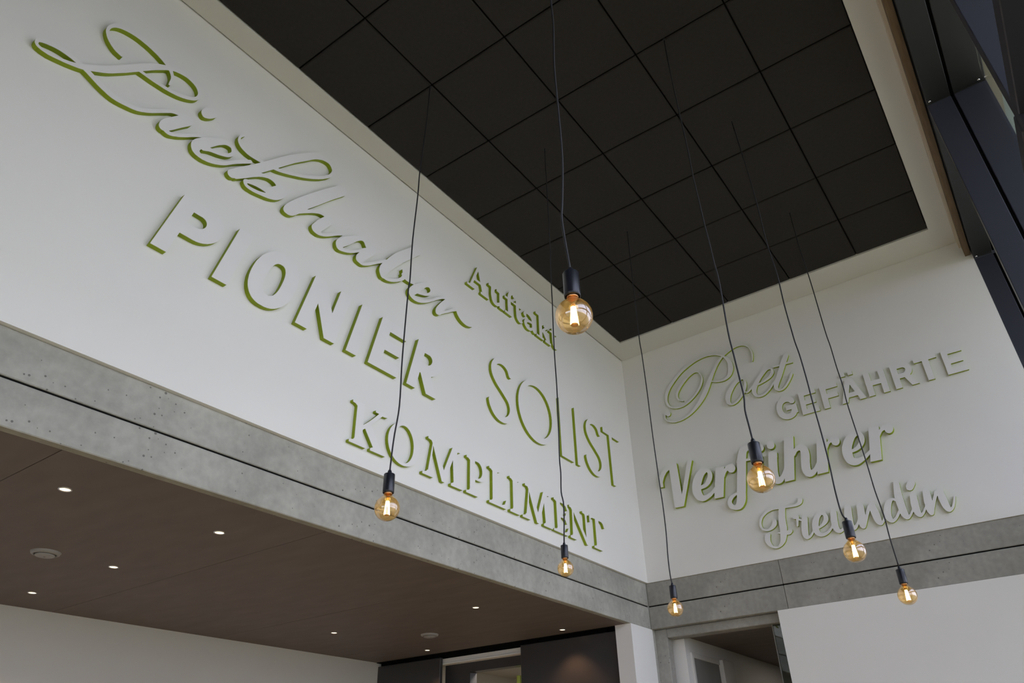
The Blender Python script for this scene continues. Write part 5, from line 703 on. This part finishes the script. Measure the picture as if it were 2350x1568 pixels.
def pendant(key):
    rec = LAMPS[key]
    s = rec['dia'] / .115
    c = Vector(rec['c'])
    top = Vector(rec['cord'][0])
    root = empty('pendant_lamp', top)
    k = Vector(c) - top

    def L(name, prof, m, parent=root, off=(0, 0, 0), seg=32, smooth=True, z=0.0):
        o = lathe(name, [(r * s, (zz + z) * s) for r, zz in prof], m, parent, off, seg, smooth)
        return o

    tube('cord', [Vector(q_) - top for q_ in rec['cord'][:-1]] + [k + Vector((0, 0, .172 * s))], .0039, M['cord'], root)
    # small hook plate where the cord leaves the tile
    lathe('ceiling_hook', [(0, -.002), (.0055, -.002), (.0065, .0), (.0065, .012), (0, .012)], M['socket'], root, (0, 0, 0), 16)
    L('cord_grip', [(0, .183), (.0065, .183), (.0095, .176), (.011, .163), (.011, .160)], M['socket'], root, k)
    sk = L('socket', [(0, .1635), (.0215, .1635), (.0245, .1625), (.0258, .1600), (.0262, .080), (.0255, .0715), (.0235, .0705), (.0225, .074), (.0225, .100), (0, .100)], M['socket'], root, k)
    cap = L('bulb_cap', [(.0, .095), (.0170, .095), (.0178, .088), (.0168, .0845), (.0178, .081), (.0168, .0775), (.0182, .073), (.0182, .0660), (.017, .0655)], M['brass'], root, k)
    b = L('bulb', globe_profile(), M['amber'], root, k, 40)
    L('glass_stem', [(.0155, .064), (.009, .052), (.006, .044), (.0055, .036), (.007, .033), (0, .0325)], M['stem'], b, (0, 0, 0), 16)
    for a in range(6):
        th = a * math.pi / 3 + .3
        r0, r1 = .0060 * s, .0115 * s
        p0 = Vector((r0 * math.cos(th), r0 * math.sin(th), .033 * s))
        p1 = Vector((r1 * math.cos(th), r1 * math.sin(th), -.030 * s))
        tube('filament', [p0, (p0 + p1) / 2, p1], .0024 * s, M['glow'], b, (0, 0, 0), 6)
    lathe('filament_ring', [(0, -.0005), (.012 * s, -.0005), (.012 * s, .001), (0, .001)], M['brass'], b, (0, 0, -.0315 * s), 16)
    tag(root, LL[key], 'lamp', 'pendant lamps with amber globe bulbs on black cords')


for key in 'NACEFDB':
    pendant(key)

# ------------------------------------------------------------------ downlights and air vents in the brown soffit
DL = [
    ((-2.081, .215), 'downlight nearest the camera, large in the front row at left'),
    ((-1.730, .222), 'second downlight of the front row along the beam edge'),
    ((-1.730, .668), 'downlight in the middle row at left, right of the round vent'),
    ((-1.734, 1.091), 'downlight at far left close to the pale far wall'),
    ((-.732, .270), 'third downlight of the front row, below the right half of the beam'),
    ((-.753, .917), 'downlight standing alone halfway along the back of the soffit'),
    ((-.238, .920), 'downlight above the left dark sliding panel'),
    ((-.220, .264), 'downlight above the right dark sliding panel, near the white pier'),
]
for (x, y), lab in DL:
    c = U(x, y, ZB + .0005)
    t = empty('downlight', c)
    lathe('trim_ring', [(.023, .004), (.023, -.0005), (.0245, -.003), (.0285, -.0035), (.031, -.001), (.031, .002)], M['chrome'], t, (0, 0, 0), 28)
    lathe('lens', [(0, -.0010), (.023, -.0010), (.023, .002), (0, .002)], M['lens'], t, (0, 0, 0), 24)
    ld = bpy.data.lights.new('spot', 'SPOT')
    ld.energy = 6.5
    ld.color = (1.0, .55, .27)
    ld.spot_size = math.radians(105)
    ld.spot_blend = .6
    ld.shadow_soft_size = .03
    lo = bpy.data.objects.new('spot', ld)
    COL.objects.link(lo)
    lo.parent = t
    lo.location = (0, 0, -.012)
    tag(t, lab, 'downlight', 'recessed downlights in the brown soffit')
for (x, y), r, lab in (((-1.902, .663), .079, 'round grey disc vent in the brown soffit at far left'), ((-.488, .686), .079, 'round dark disc vent in the brown soffit above the doorway')):
    t = empty('air_vent', U(x, y, ZB + .0005))
    lathe('ring', [(.72 * r, .004), (.74 * r, -.010), (.80 * r, -.018), (.93 * r, -.012), (r, -.001), (r, .003)], M['white_metal'], t, (0, 0, 0), 40)
    lathe('throat', [(0, .0035), (.74 * r, .0035), (.74 * r, .002), (0, .002)], M['black'], t, (0, 0, 0), 32)
    lathe('disc', [(0, -.026), (.60 * r, -.024), (.66 * r, -.020), (.66 * r, -.017), (0, -.012)], M['white_metal'], t, (0, 0, 0), 40)
    lathe('hub', [(0, -.030), (.06 * r, -.029), (.07 * r, -.024), (0, -.024)], M['grey'], t, (0, 0, 0), 16)
    tag(t, lab, 'air vent', 'disc vents in the brown soffit')

# unseen fill lights added to brighten the rooms beyond the doorways
for nm, c, e, sz in (('room_fill', (.06, .72, -.15), 9.0, .2), ('corridor_fill', (1.0, -.5, -.196), 2.0, .4)):
    ld = bpy.data.lights.new(nm, 'AREA')
    ld.energy = e
    ld.size = sz
    ld.color = (1, .9, .76)
    lo = bpy.data.objects.new(nm, ld)
    COL.objects.link(lo)
    lo.location = U(*c)
